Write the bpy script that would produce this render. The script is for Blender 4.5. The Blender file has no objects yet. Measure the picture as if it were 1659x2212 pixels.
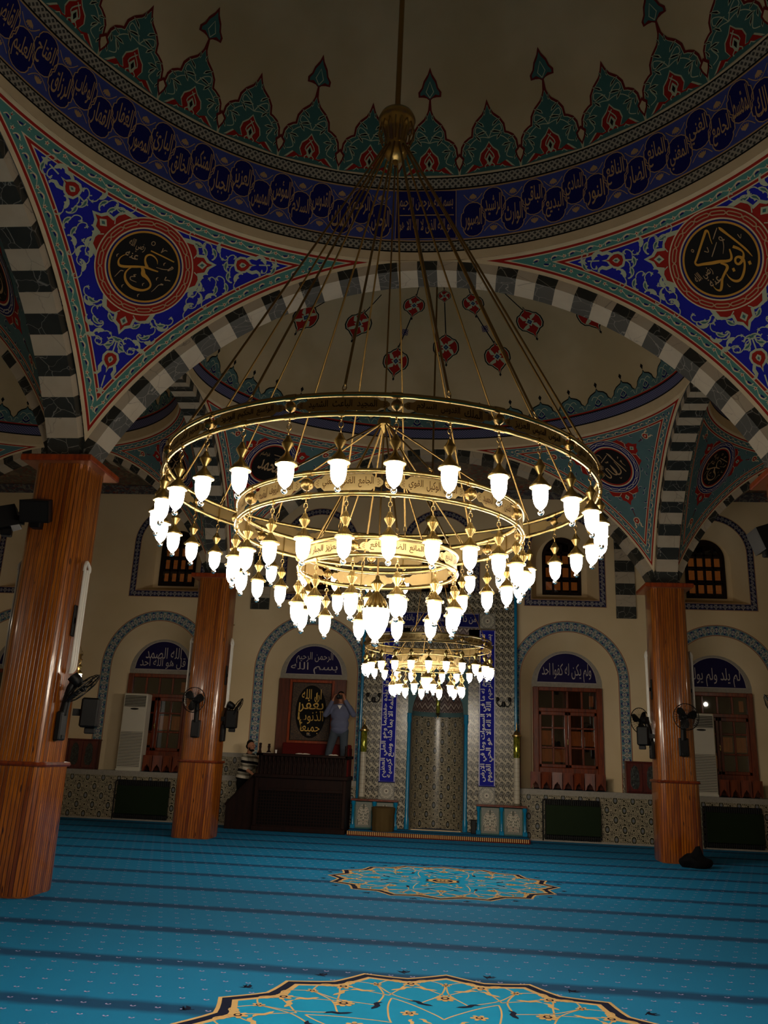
import bpy, math, random
from math import sin, cos, pi, sqrt, radians, atan2, acos, asin, floor, degrees, tan
from mathutils import Vector, Matrix
from mathutils.geometry import delaunay_2d_cdt
random.seed(7)
SC = bpy.context.scene
C = SC.collection
V = Vector

# ------------------------------------------------------------------ mesh builder
class MB:
    def __init__(s):
        s.v = []; s.f = []; s.m = []; s.uv = []; s.M = None
    def add(s, vs, fs, m=0, uvs=None):
        n = len(s.v)
        if s.M is not None:
            vs = [tuple(s.M @ V(p)) for p in vs]
        s.v += [tuple(p) for p in vs]
        for i, f in enumerate(fs):
            s.f.append([n + k for k in f]); s.m.append(m)
            if uvs is None: s.uv += [(0, 0)] * len(f)
            elif isinstance(uvs[0], list): s.uv += uvs[i]
            else: s.uv += [uvs[k] for k in f]
    def quad(s, p, m=0, uv=None):
        if uv is None:
            a = (V(p[1]) - V(p[0])).length; b = (V(p[-1]) - V(p[0])).length
            uv = [(0, 0), (a, 0), (a, b), (0, b)][:len(p)]
        s.add(p, [list(range(len(p)))], m, uv)
    def box(s, x0, y0, z0, x1, y1, z1, m=0):
        for q in (((x0,y0,z0),(x1,y0,z0),(x1,y0,z1),(x0,y0,z1)), ((x1,y1,z0),(x0,y1,z0),(x0,y1,z1),(x1,y1,z1)),
                  ((x0,y1,z0),(x0,y0,z0),(x0,y0,z1),(x0,y1,z1)), ((x1,y0,z0),(x1,y1,z0),(x1,y1,z1),(x1,y0,z1)),
                  ((x0,y0,z1),(x1,y0,z1),(x1,y1,z1),(x0,y1,z1)), ((x0,y1,z0),(x1,y1,z0),(x1,y0,z0),(x0,y0,z0))):
            s.quad(list(q), m)
    def bbox(s, x0, y0, z0, x1, y1, z1, b=.01, m=0):
        "box with chamfered edges"
        P = []
        for z, i in ((z0, b), (z0 + b, 0), (z1 - b, 0), (z1, b)):
            c = b - 0 if i else 0
            e = b
            if i: P.append([(x0+e,y0+e,z),(x1-e,y0+e,z),(x1-e,y1-e,z),(x0+e,y1-e,z)])
            else: P.append([(x0,y0+e,z),(x0+e,y0,z),(x1-e,y0,z),(x1,y0+e,z),(x1,y1-e,z),(x1-e,y1,z),(x0+e,y1,z),(x0,y1-e,z)])
        vs = P[0] + P[1] + P[2] + P[3]
        fs = [[3,2,1,0], [20,21,22,23]]
        for k in range(8):
            a = 4 + k; d = 4 + (k + 1) % 8
            fs.append([a, d, d + 8, a + 8])
        lo = [0,0,1,1,2,2,3,3]
        for k in range(8):
            k2 = (k + 1) % 8
            a, c2 = lo[(k)%8], lo[k2]
            a = [0,0,1,1,2,2,3,3][k]; c2 = [0,0,1,1,2,2,3,3][k2]
            if a == c2: fs.append([a, 4 + k2, 4 + k]); fs.append([20 + a, 12 + k, 12 + k2])
            else: fs.append([a, c2, 4 + k2, 4 + k]); fs.append([20 + c2, 20 + a, 12 + k, 12 + k2])
        s.add(vs, fs, m)
    def lathe(s, prof, c=(0,0,0), seg=24, m=0, flute=0, fl=None, axis=None):
        vs = []; n = len(prof)
        for r, z in prof:
            for k in range(seg):
                a = 2*pi*k/seg
                rr = r
                if flute and (fl is None or fl[0] <= z <= fl[1]): rr = r*(1 - (.20 if k % flute == 0 else 0))
                vs.append((c[0]+rr*cos(a), c[1]+rr*sin(a), c[2]+z))
        fs = []
        for i in range(n-1):
            for k in range(seg):
                k2 = (k+1) % seg
                fs.append([i*seg+k, i*seg+k2, (i+1)*seg+k2, (i+1)*seg+k])
        if prof[0][0] > 1e-5: fs.append(list(range(seg))[::-1])
        if prof[-1][0] > 1e-5: fs.append([(n-1)*seg+k for k in range(seg)])
        s.add(vs, fs, m)
    def tube(s, pts, r, seg=8, m=0, closed=False, cap=True):
        P = [V(p) for p in pts]; n = len(P); rs = r if isinstance(r, (list, tuple)) else [r]*n
        T = []
        for i in range(n):
            a = P[(i-1) % n] if (closed or i > 0) else P[i]
            b = P[(i+1) % n] if (closed or i < n-1) else P[i]
            T.append((b-a).normalized())
        up = V((0,0,1)) if abs(T[0].z) < .9 else V((1,0,0))
        N = (up - T[0]*up.dot(T[0])).normalized(); vs = []; L = 0; uv = []
        for i in range(n):
            N = (N - T[i]*N.dot(T[i])).normalized(); B = T[i].cross(N)
            if i: L += (P[i]-P[i-1]).length
            for k in range(seg):
                a = 2*pi*k/seg
                vs.append(tuple(P[i] + (N*cos(a) + B*sin(a))*rs[i])); uv.append((rs[i]*a, L))
        fs = []
        for i in range(n if closed else n-1):
            j = (i+1) % n
            for k in range(seg):
                k2 = (k+1) % seg
                fs.append([i*seg+k, i*seg+k2, j*seg+k2, j*seg+k])
        if cap and not closed:
            fs.append(list(range(seg))[::-1]); fs.append([(n-1)*seg+k for k in range(seg)])
        s.add(vs, fs, m, uv)
    def prism(s, poly, h0, h1, ax=1, m=0, m2=None):
        "poly in the plane across axis ax, extruded h0..h1"
        def mk(p, h):
            return (h, p[0], p[1]) if ax == 0 else ((p[0], h, p[1]) if ax == 1 else (p[0], p[1], h))
        n = len(poly)
        tv, tf = cdt(poly)
        for h, fl in ((h0, 0), (h1, 1)):
            s.add([mk(p, h) for p in tv], [f[::-1] if fl else f for f in tf], m, [(p[0], p[1]) for p in tv])
        for i in range(n):
            j = (i+1) % n
            s.quad([mk(poly[i], h0), mk(poly[j], h0), mk(poly[j], h1), mk(poly[i], h1)], m if m2 is None else m2)
    def sphere(s, c, r, seg=16, m=0):
        r = r if isinstance(r, (tuple, list)) else (r, r, r)
        n = seg//2; vs = []
        for i in range(n+1):
            t = -pi/2 + pi*i/n
            for k in range(seg):
                a = 2*pi*k/seg
                vs.append((c[0]+r[0]*cos(t)*cos(a), c[1]+r[1]*cos(t)*sin(a), c[2]+r[2]*sin(t)))
        s.add(vs, [[i*seg+k, i*seg+(k+1) % seg, (i+1)*seg+(k+1) % seg, (i+1)*seg+k] for i in range(n) for k in range(seg)], m)
    def capsule(s, a, b, ra, rb, seg=14):
        a = V(a); b = V(b); d = b-a; L = d.length; t = d.normalized()
        pts = []; rs = []
        for k in range(5):
            u = -pi/2 + pi/2*k/4.0
            pts.append(a + t*(ra*sin(u)*.999)); rs.append(max(.0005, ra*cos(u)))
        for k in range(1, 5):
            pts.append(a + d*(k/5)); rs.append(ra+(rb-ra)*k/5)
        for k in range(5):
            u = pi/2*k/4.0
            pts.append(b + t*(rb*sin(u)*.999)); rs.append(max(.0005, rb*cos(u)))
        s.tube(pts, rs, seg)
    def build(s, name, mats, parent=None, smooth=None, loc=None):
        me = bpy.data.meshes.new(name); me.from_pydata(s.v, [], s.f); me.update()
        if not isinstance(mats, (list, tuple)): mats = [mats]
        for m in mats: me.materials.append(m)
        me.polygons.foreach_set('material_index', s.m)
        l = me.uv_layers.new(name='UVMap'); l.data.foreach_set('uv', [c for p in s.uv for c in p])
        if smooth is not None:
            me.polygons.foreach_set('use_smooth', [True]*len(s.f))
            me.set_sharp_from_angle(angle=radians(smooth))
        me.validate(); me.update()
        return link(name, me, parent, loc)

def link(name, me, parent=None, loc=None):
    o = bpy.data.objects.new(name, me); C.objects.link(o)
    if parent is not None: o.parent = parent
    if loc is not None: o.location = loc
    return o
def cdt(poly, inner=None):
    pts = [V((p[0], p[1])) for p in poly]; n = len(pts)
    ed = [(i, (i+1) % n) for i in range(n)]
    if inner: pts += [V(p) for p in inner]
    r = delaunay_2d_cdt(pts, ed, [], 1, 1e-6)
    return [(p.x, p.y) for p in r[0]], [list(f) for f in r[2]]
def tag(o, label=None, cat=None, group=None, kind=None):
    if label: o['label'] = label
    if cat: o['category'] = cat
    if group: o['group'] = group
    if kind: o['kind'] = kind
    return o
def empty(name, loc=(0,0,0), rz=0, **k):
    o = bpy.data.objects.new(name, None); C.objects.link(o); o.location = loc; o.rotation_euler = (0, 0, rz)
    o.empty_display_size = .1
    return tag(o, **k)
def dup(o, parent=None, loc=None, rz=None, **k):
    c = o.copy(); C.objects.link(c); c.parent = parent
    if loc is not None: c.location = loc
    if rz is not None: c.rotation_euler = (0, 0, rz)
    for ch in list(o.children): dup(ch, c)
    return tag(c, **k)

# ------------------------------------------------------------------ node graphs
def col(h):
    if isinstance(h, (tuple, list)): return (*h[:3], 1)
    h = h.lstrip('#'); r = [int(h[i:i+2], 16)/255 for i in (0, 2, 4)]
    return tuple(x/12.92 if x <= .04045 else ((x+.055)/1.055)**2.4 for x in r) + (1,)
class S:
    def __init__(s, g, k): s.g = g; s.k = k
    def _b(s, o, op, r=False):
        return s.g.m(op, o, s) if r else s.g.m(op, s, o)
    def __add__(s, o): return s._b(o, 'ADD')
    __radd__ = __add__
    def __mul__(s, o): return s._b(o, 'MULTIPLY')
    __rmul__ = __mul__
    def __sub__(s, o): return s._b(o, 'SUBTRACT')
    def __rsub__(s, o): return s._b(o, 'SUBTRACT', True)
    def __truediv__(s, o): return s._b(o, 'DIVIDE')
    def __lt__(s, o): return s._b(o, 'LESS_THAN')
    def __gt__(s, o): return s._b(o, 'GREATER_THAN')
    def __pow__(s, o): return s._b(o, 'POWER')
class G:
    def __init__(s, name):
        s.mat = bpy.data.materials.new(name); s.mat.use_nodes = True
        s.nt = s.mat.node_tree; s.N = s.nt.nodes; s.bs = s.N['Principled BSDF']
    def n(s, t, **k):
        x = s.N.new(t)
        for a, b in k.items(): setattr(x, a, b)
        return x
    def put(s, inp, v):
        if isinstance(v, S): s.nt.links.new(v.k, inp)
        elif isinstance(v, bpy.types.NodeSocket): s.nt.links.new(v, inp)
        elif v is not None: inp.default_value = v
    def m(s, op, *a):
        x = s.n('ShaderNodeMath', operation=op)
        for i, v in enumerate(a): s.put(x.inputs[i], v)
        return S(s, x.outputs[0])
    def sin(s, a): return s.m('SINE', a)
    def abs(s, a): return s.m('ABSOLUTE', a)
    def fr(s, a): return s.m('FRACT', a)
    def min(s, a, b): return s.m('MINIMUM', a, b)
    def max(s, a, b): return s.m('MAXIMUM', a, b)
    def sq(s, a): return s.m('SQRT', a)
    def hyp(s, a, b): return s.sq(a*a + b*b)
    def uv(s):
        t = s.n('ShaderNodeTexCoord'); p = s.n('ShaderNodeSeparateXYZ'); s.nt.links.new(t.outputs['UV'], p.inputs[0])
        return S(s, p.outputs[0]), S(s, p.outputs[1])
    def ob(s):
        t = s.n('ShaderNodeTexCoord'); p = s.n('ShaderNodeSeparateXYZ'); s.nt.links.new(t.outputs['Object'], p.inputs[0])
        return [S(s, p.outputs[i]) for i in range(3)]
    def vec(s, a=0, b=0, c=0):
        x = s.n('ShaderNodeCombineXYZ')
        for i, v in enumerate((a, b, c)): s.put(x.inputs[i], v)
        return x.outputs[0]
    def noise(s, v, sc=5, det=2, dist=0):
        x = s.n('ShaderNodeTexNoise'); s.put(x.inputs['Vector'], v)
        x.inputs['Scale'].default_value = sc; x.inputs['Detail'].default_value = det; x.inputs['Distortion'].default_value = dist
        return S(s, x.outputs[0])
    def vor(s, v, sc=5, feat='DISTANCE_TO_EDGE'):
        x = s.n('ShaderNodeTexVoronoi', feature=feat); s.put(x.inputs['Vector'], v); x.inputs['Scale'].default_value = sc
        return S(s, x.outputs[0])
    def white(s, v):
        x = s.n('ShaderNodeTexWhiteNoise', noise_dimensions='1D'); s.put(x.inputs['W'], v); return S(s, x.outputs[0])
    def step(s, a, lo, hi):
        x = s.n('ShaderNodeMapRange', interpolation_type='SMOOTHSTEP')
        s.put(x.inputs[0], a); x.inputs[1].default_value = lo; x.inputs[2].default_value = hi
        return S(s, x.outputs[0])
    def mix(s, f, a, b):
        x = s.n('ShaderNodeMix', data_type='RGBA'); s.put(x.inputs[0], f)
        for i, v in ((6, a), (7, b)): s.put(x.inputs[i], col(v) if isinstance(v, (str, tuple)) else v)
        return x.outputs[2]
    def bump(s, h, st=.3, d=.01):
        x = s.n('ShaderNodeBump'); s.put(x.inputs['Height'], h); x.inputs['Strength'].default_value = st; x.inputs['Distance'].default_value = d
        s.nt.links.new(x.outputs[0], s.bs.inputs['Normal'])
    def done(s, c, rough=.6, metal=0, spec=.5, coat=0, cr=.1):
        s.put(s.bs.inputs['Base Color'], col(c) if isinstance(c, (str, tuple)) else c)
        s.put(s.bs.inputs['Roughness'], rough); s.put(s.bs.inputs['Metallic'], metal)
        s.bs.inputs['Specular IOR Level'].default_value = spec
        s.bs.inputs['Coat Weight'].default_value = coat; s.bs.inputs['Coat Roughness'].default_value = cr
        return s.mat
def plain(name, c, rough=.6, metal=0, spec=.1, var=.12, sc=6, coat=0):
    g = G(name); x, y, z = g.ob()
    f = g.noise(g.vec(x, y, z), sc, 3)
    k = col(c); lo = tuple(v*(1-var) for v in k[:3]); hi = tuple(min(1, v*(1+var)) for v in k[:3])
    return g.done(g.mix(f, lo, hi), rough, metal, spec, coat)

# ------------------------------------------------------------------ materials
def m_cream(name, c, c2):
    g = G(name); x, y, z = g.ob(); v = g.vec(x, y, z)
    f = g.noise(v, .7, 4); f2 = g.noise(v, 30, 2)
    g.bump(f2, .05, .004)
    return g.done(g.mix(g.step(f, .3, .7), c, c2), .75, 0, .3)
M = {}
M['wall'] = m_cream('wall_paint', '#dcc39a', '#d0b58a')
M['plaster'] = m_cream('dome_plaster', '#bda783', '#a8926c')
M['cream'] = plain('cream_paint', '#c8b08c', .7)
M['red'] = plain('red_paint', '#8c1a10', .7)
M['maroon'] = plain('maroon_outline_paint', '#5e1611', .7)
M['turq'] = plain('turquoise_paint', '#46756b', .7)
M['teal'] = plain('teal_paint', '#395d59', .7)
M['greyteal'] = plain('grey_turquoise_paint', '#4b6668', .7)
M['blue'] = plain('ultramarine_paint', '#141788', .65)
M['navy'] = plain('navy_paint', '#101250', .65)
M['slate'] = plain('slate_blue_paint', '#39427e', .65)
M['black'] = plain('black_paint', '#0b0807', .6)
M['gold'] = plain('gold_ochre_paint', '#b9802a', .5)
M['tan'] = plain('tan_gold_paint', '#a5835e', .6)
M['leaf'] = plain('pale_sage_paint', '#a7aa8c', .7)
M['white'] = plain('white_glaze', '#d9d0c4', .25, spec=.4)
M['grey'] = plain('grey_line_paint', '#a79c96', .7)
def m_knot():
    g = G('woven_knot_band'); u, v = g.uv()
    a = g.sin((u+v)*(2*pi/.075)); b = g.sin((u-v)*(2*pi/.075))
    t = g.step(g.max(a, b), .1, .5)
    return g.done(g.mix(t, '#2b2a2a', '#8d8577'), .7)
M['knot'] = m_knot()
def m_knotb():
    g = G('blue_woven_band'); u, v = g.uv()
    a = g.sin((u+v)*(2*pi/.055)); b = g.sin((u-v)*(2*pi/.055))
    t = g.step(g.max(a, b), .3, .8)
    return g.done(g.mix(t, '#23264a', '#67678a'), .7)
M['knotb'] = m_knotb()
def m_marble(name, a, b, vein, w, sc):
    g = G(name); x, y, z = g.ob(); v = g.vec(x, y, z)
    n = g.noise(v, 2.5, 3); e = g.vor(g.vec(x + n*.35, y + n*.3, z - n*.3), sc)
    base = g.mix(g.noise(v, 4, 4), a, b)
    return g.done(g.mix(g.step(e, 0, w), vein, base), .45, 0, .4)
M['mwhite'] = m_marble('pale_marble', '#b8a891', '#a29079', '#857a6c', .012, 2.2)
M['mdark'] = m_marble('dark_green_marble', '#191a17', '#2c2d28', '#77726a', .022, 4.5)
def m_pine():
    g = G('varnished_pine_planks'); u, v = g.uv()
    w = .046
    i = g.m('FLOOR', u/w); f = g.fr(u/w)
    r = g.white(i)
    grain = g.noise(g.vec(u*26 + r*30, v*1.4 + r*17), 1.6, 4, .6)
    kn = g.noise(g.vec(u*17 + r*9, v*4.2 + r*41), 1.0, 1)
    knot = g.step(kn, .69, .76)
    c = g.mix(g.step(grain, .3, .75), '#ab5a0f', '#6c3206')
    c = g.mix(g.step(r, .25, 1.0)*.75, c, '#5a2106')
    c = g.mix(knot, c, '#3a1505')
    e = g.step(g.abs(f - .5), .38, .48)
    c = g.mix(e*.95, c, '#1c0802')
    h = (1 - e)
    g.bump(h, .6, .006)
    return g.done(c, .28, 0, .5, .6, .08)
M['pine'] = m_pine()
def m_wood(name, a, b, rough=.35, sc=1, coat=.3, spec=.4):
    g = G(name); x, y, z = g.ob()
    n = g.noise(g.vec(x*14*sc, y*14*sc, z*1.6*sc), 1.5, 4, .8)
    return g.done(g.mix(g.step(n, .3, .7), a, b), rough, 0, spec, coat, .12)
M['cherry'] = m_wood('reddish_varnished_wood', '#742c0a', '#4a1905', .35, 1, .15)
M['dwood'] = m_wood('dark_walnut', '#1f0d07', '#130704', .6, 1, 0, .12)
M['bwood'] = m_wood('brown_panel_wood', '#5a2410', '#451a0a', .4)
M['capwood'] = m_wood('orange_capital_wood', '#96380a', '#702606', .35)
M['redcab'] = m_wood('red_mahogany', '#57130a', '#3c0b06', .35)
M['shutter'] = m_wood('glow_painted_shutter', '#a2501d', '#7a3710', .6)
M['street_glow'] = m_wood('street_glow_painted_shutter', '#a2501d', '#7a3710', .6)
for k_, e_ in (('shutter', .008), ('street_glow', .028)):
    b_ = M[k_].node_tree.nodes['Principled BSDF']; b_.inputs['Emission Color'].default_value = (1, .28, .05, 1); b_.inputs['Emission Strength'].default_value = e_  # orange emission in the wood stands in for street light from outside
def m_brass(name, c, rough):
    g = G(name); x, y, z = g.ob()
    n = g.noise(g.vec(x, y, z), 14, 3)
    return g.done(g.mix(n, c, tuple(v*.86 for v in col(c)[:3])), rough, 1)
M['brass'] = m_brass('polished_brass', '#ab9158', .30)
M['brassd'] = m_brass('aged_brass', '#917544', .36)
M['panel'] = m_brass('brushed_brass_sheet', '#b59c68', .40)
M['engr'] = plain('engraved_dark_line', '#3a2408', .5)
M['copper'] = plain('foil_underside', '#b06a44', .3, .6)
def m_lamp():
    g = G('lit_opal_glass'); g.bs.inputs['Emission Color'].default_value = (1, .88, .71, 1); g.bs.inputs['Emission Strength'].default_value = LAMP
    return g.done('#fff4e0', .3)
LAMP = 22.0
M['lamp'] = m_lamp()
def m_clear():
    g = G('clear_crystal'); g.bs.inputs['Transmission Weight'].default_value = 1; g.bs.inputs['IOR'].default_value = 1.45
    return g.done('#ffffff', .03)
M['crystal'] = m_clear()
def m_green():
    g = G('green_gilt_glass'); x, y, z = g.ob()
    n = g.noise(g.vec(x*40, y*40, z*14), 1.2, 3)
    return g.done(g.mix(g.step(n, .45, .6), '#8f8a2a', '#3f4d12'), .12, .6)
M['green'] = m_green()
M['steel'] = plain('white_enamel_tube', '#d5cdbf', .3, spec=.4)
M['blk'] = plain('black_plastic', '#070606', .5, spec=.2)
M['blk2'] = plain('dark_grey_plastic', '#121111', .5, spec=.2)
M['ac'] = plain('ivory_plastic', '#c4baa6', .35, spec=.4, var=.04)
M['acd'] = plain('dark_vent', '#2a2724', .6)
M['radg'] = plain('dark_green_panel', '#14200d', .6)
M['bluegl'] = plain('cyan_blue_glaze', '#0b6f99', .2, spec=.5)
M['stoneg'] = plain('grey_stone', '#8c8478', .55, var=.25, sc=25)
M['paper'] = plain('paper', '#cdbfae', .8)
M['bag'] = plain('black_cloth', '#060608', .85, spec=.1)
M['cloth'] = plain('brown_drape', '#4a3a20', .85)
M['skin'] = plain('skin', '#a06a50', .55)
M['hair'] = plain('dark_hair', '#120c09', .6)
M['shirt'] = plain('blue_grey_shirt', '#56586c', .85, spec=.1)
M['tymp'] = plain('violet_navy_tile', '#17103a', .5)
M['gold2'] = plain('bright_gold_leaf', '#d8aa55', .45)
M['jeans'] = plain('denim', '#3a4048', .85)
M['trous'] = plain('black_trousers', '#050505', .9, spec=.1)
M['darkred'] = plain('dark_red_cloth', '#4d100c', .8)
def m_sweater():
    g = G('striped_knit'); x, y, z = g.ob()
    f = g.fr((z + x*.12)/.19)
    c = g.mix(g.step(f, .28, .32), '#0e0d0f', '#b9ad98')
    c = g.mix(g.step(f, .60, .64), c, '#6b6455')
    c = g.mix(g.step(f, .84, .88), c, '#a59a86')
    return g.done(c, .9, 0, .1)
M['sweater'] = m_sweater()
def m_iznik():
    g = G('iznik_wall_tile'); u, v = g.uv(); W, H = .365, .39
    def ov(a, b, rx, ry):
        x = (g.fr(u/W + a) - .5)*W/rx; y = (g.fr(v/H + b) - .5)*H/ry
        return g.hyp(x, y)
    d = g.min(ov(0, 0, .05, .074), ov(.5, .5, .05, .074))
    d2 = g.min(ov(.5, 0, .020, .026), ov(0, .5, .020, .026))
    d3 = g.min(ov(.25, .25, .014, .017), ov(.75, .25, .014, .017)); d3 = g.min(d3, g.min(ov(.25, .75, .014, .017), ov(.75, .75, .014, .017)))
    a = g.sin(u*(10*pi/W) + g.sin(v*(8*pi/H))*1.7); b = g.sin(v*(12*pi/H) + g.sin(u*(8*pi/W))*1.7)
    t = g.step(g.abs(a*.9 + b), .3, .6)
    c = g.mix(t, '#26231a', '#a09277')
    c = g.mix(g.step(a*b, .55, .7), c, '#4d4637')
    c = g.mix(g.step(d3, 1.2, .9), c, '#1f1d16')
    c = g.mix(g.step(d2, 1.5, 1.3), c, '#a09277'); c = g.mix(g.step(d2, 1.1, .9), c, '#2d2a1e')
    c = g.mix(g.step(d, 1.3, 1.2), c, '#a09277'); c = g.mix(g.step(d, 1.05, .98), c, '#232219')
    c = g.mix(g.step(d, .70, .6), c, '#5e5b4e'); c = g.mix(g.step(d, .42, .34), c, '#676a74')
    gr = g.max(g.step(g.abs(g.fr(u/.2) - .5), .485, .5), g.step(g.abs(g.fr(v/.2) - .5), .485, .5))
    c = g.mix(gr*.5, c, '#4a453a')
    return g.done(c, .25, 0, .5)
M['iznik'] = m_iznik()
def m_stile():
    g = G('scroll_tile'); u, v = g.uv(); W, H = .135, .2
    x = (g.fr(u/W) - .5)*W; y = (g.fr(v/H) - .5)*H
    d = g.hyp((x + g.sin(v*(2*pi/H))*.012)/.036, y/.05)
    w = g.sin((u/W + v/H + g.sin(v*(2*pi/H) + 1)*.22)*(2*pi)); w2 = g.sin((u/W - v/H*1 + g.sin(u*(2*pi/W))*.15)*(4*pi))
    c = g.mix(g.step(w, -.05, .15), '#9f937b', '#322f25')
    c = g.mix(g.step(w2*w, .35, .5), c, '#a89b82')
    c = g.mix(g.step(d, 1.1, .95), c, '#26241c'); c = g.mix(g.step(d, .75, .62), c, '#83796a'); c = g.mix(g.step(d, .35, .25), c, '#2e2f38')
    return g.done(c, .22, 0, .5)
M['stile'] = m_stile()
def m_border(name, bg, pal, wh, per):
    "floral band: u along, v across 0..1"
    g = G(name); u, v = g.uv(); p = u/per; f = g.fr(p); y = v - .5
    def blob(c, rx, ry, cy=0.0):
        return g.hyp((f - c)/rx, (y - cy)/ry)
    vine = g.abs(y - g.sin(p*(2*pi))*.17)
    vine2 = g.abs(y + g.sin(p*(2*pi))*.17)
    c = g.mix(g.step(blob(.25, .17, .36), 1.05, .92), bg, pal)
    c = g.mix(g.step(blob(.25, .08, .22), 1.1, .9), c, wh)
    c = g.mix(g.step(g.min(vine, vine2), .055, .03), c, wh)
    ang = g.m('ARCTAN2', y*.6, f - .75)
    fl = g.hyp((f - .75)/.17, y/.34)*(1 + g.sin(ang*5)*.22)
    c = g.mix(g.step(fl, 1.05, .92), c, wh); c = g.mix(g.step(blob(.75, .075, .15), 1.1, .9), c, '#2a2438'); c = g.mix(g.step(blob(.75, .035, .08), 1.2, .8), c, wh)
    ed = g.abs(y)
    c = g.mix(g.step(ed, .405, .42), c, '#b59e80'); c = g.mix(g.step(ed, .44, .455), c, '#7a2413')
    return g.done(c, .65, 0, .3)
M['bord'] = m_border('painted_arch_border', '#4f6c74', '#12175e', '#a29c8e', .2)
M['bord2'] = m_border('dark_blue_window_border', '#131336', '#262658', '#807a78', .2)
def m_frieze():
    g = G('dim_floral_frieze'); u, v = g.uv()
    n = g.noise(g.vec(u, v), 7, 4, 1.5); n2 = g.noise(g.vec(u+9, v), 11, 3, 1)
    c = g.mix(g.step(n, .48, .56), '#3b3a42', '#6b675f'); c = g.mix(g.step(n2, .58, .64), c, '#6d2a18')
    return g.done(c, .7)
M['frieze'] = m_frieze()
def m_ceil():
    g = G('dim_floral_ceiling'); u, v = g.uv()
    n = g.noise(g.vec(u, v), 5, 4, 1.5); n2 = g.noise(g.vec(u+5, v), 6, 3, 2)
    c = g.mix(g.step(n, .5, .6), '#5d5142', '#7c6b52'); c = g.mix(g.step(n2, .56, .62), c, '#7c2f1b'); c = g.mix(g.step(n2, .3, .22), c, '#2f3b44')
    return g.done(c, .7)
M['ceil'] = m_ceil()
def m_rose():
    g = G('star_rosette_tile'); u, v = g.uv(); x = u - .5; y = v - .5
    r = g.hyp(x, y); a = g.m('ARCTAN2', y, x)
    k = g.abs(g.sin(a*6)); k2 = g.abs(g.sin(a*6 + pi/2))
    c = g.mix(g.step(k*r, .045, .03), '#8f8878', '#2c2a26')
    c = g.mix(g.step(g.abs(r - .30 - k*.06), .022, .012), c, '#c0b49c')
    c = g.mix(g.step(g.abs(r - .44 - k2*.05), .02, .01), c, '#2c2a26')
    c = g.mix(g.step(r, .16, .14), c, '#b9ae98'); c = g.mix(g.step(r, .06, .05), c, '#35150c')
    c = g.mix(g.step(g.max(g.abs(x), g.abs(y)), .47, .48), c, '#2c2a26')
    return g.done(c, .3)
M['rose'] = m_rose()
def m_vase():
    g = G('floral_niche_tile'); u, v = g.uv(); x = g.abs(u - .5); y = v
    a = g.sin(x*34 + g.sin(y*15)*2.2); b = g.sin(y*26 + g.sin(x*24)*2.0)
    c = g.mix(g.step(g.abs(a + b), .5, .7), '#4b4c3e', '#b9ae98')
    c = g.mix(g.step(a*b, .72, .8), c, '#5e2a18')
    top = y + x*x*2.2
    inn = g.step(top, .93, .91)*g.step(x, .38, .36)*g.step(y, .09, .1)
    o = g.sin((u + v)*60)*g.sin((u - v*1.5)*60)
    bo = g.mix(g.step(o, 0, .2), '#55594f', '#86867a')
    return g.done(g.mix(inn, bo, c), .3)
M['vase'] = m_vase()
def m_muq():
    g = G('painted_niche_hood'); u, v = g.uv()
    f = g.abs(g.fr(u/.16) - .5)*2; z = g.fr(v/.19 + f*.55)
    c = g.mix(g.step(z, .3, .36), '#6e5a55', '#3c2522'); c = g.mix(g.step(g.abs(z - .7), .16, .1), c, '#a59486')
    return g.done(c, .4)
M['muq'] = m_muq()
def m_brick():
    g = G('pale_tiled_column'); u, v = g.uv()
    e = g.max(g.step(g.abs(g.fr(u/.045) - .5), .44, .48), g.step(g.abs(g.fr(v/.09) - .5), .46, .49))
    return g.done(g.mix(e, '#b3a791', '#57503f'), .25)
M['tilecol'] = m_brick()
def m_carpet():
    g = G('turquoise_carpet'); x, y, z = g.ob()
    f = g.fr((y - 7.05 + 20*1.165)/1.165 + .5)
    wob = g.noise(g.vec(x*.8, y*.8), 6, 3)
    d = g.abs(f - .5)*1.165 + (wob - .5)*.07
    base = g.mix(g.noise(g.vec(x, y), 90, 2), '#04618c', '#056c98')
    base = g.mix(g.noise(g.vec(x, y), .5, 3)*.5, base, '#03587f')
    c = g.mix(g.step(d, .17, .05), base, '#033557')
    vx = x/.165; vy = y/.24
    row = g.m('FLOOR', vy); ix = g.fr(vx + g.fr(row*.5)) - .5; iy = g.fr(vy) - .5
    px = ix*.16; py = iy*.24
    pet = g.min(g.hyp(px/.011, py/.006), g.min(g.hyp((px - .013)/.006, (py - .012)/.010), g.hyp((px + .013)/.006, (py - .012)/.010)))
    c = g.mix(g.step(pet, 1.1, .8), c, '#8f86ae')
    c = g.mix(g.step(g.hyp(px/.008, (py + .011)/.006), 1.1, .8), c, '#0b2c50')
    g.bump(g.noise(g.vec(x, y), 400, 2), .35, .004)
    return g.done(c, .95, 0, .15)
M['carpet'] = m_carpet()
M['cnavy'] = plain('navy_carpet_pile', '#060b22', .95, spec=.1)
M['ccream'] = plain('cream_carpet_pile', '#b8925a', .95, spec=.1)
M['cturq'] = plain('bright_turquoise_pile', '#0779a2', .95, spec=.1)
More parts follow.
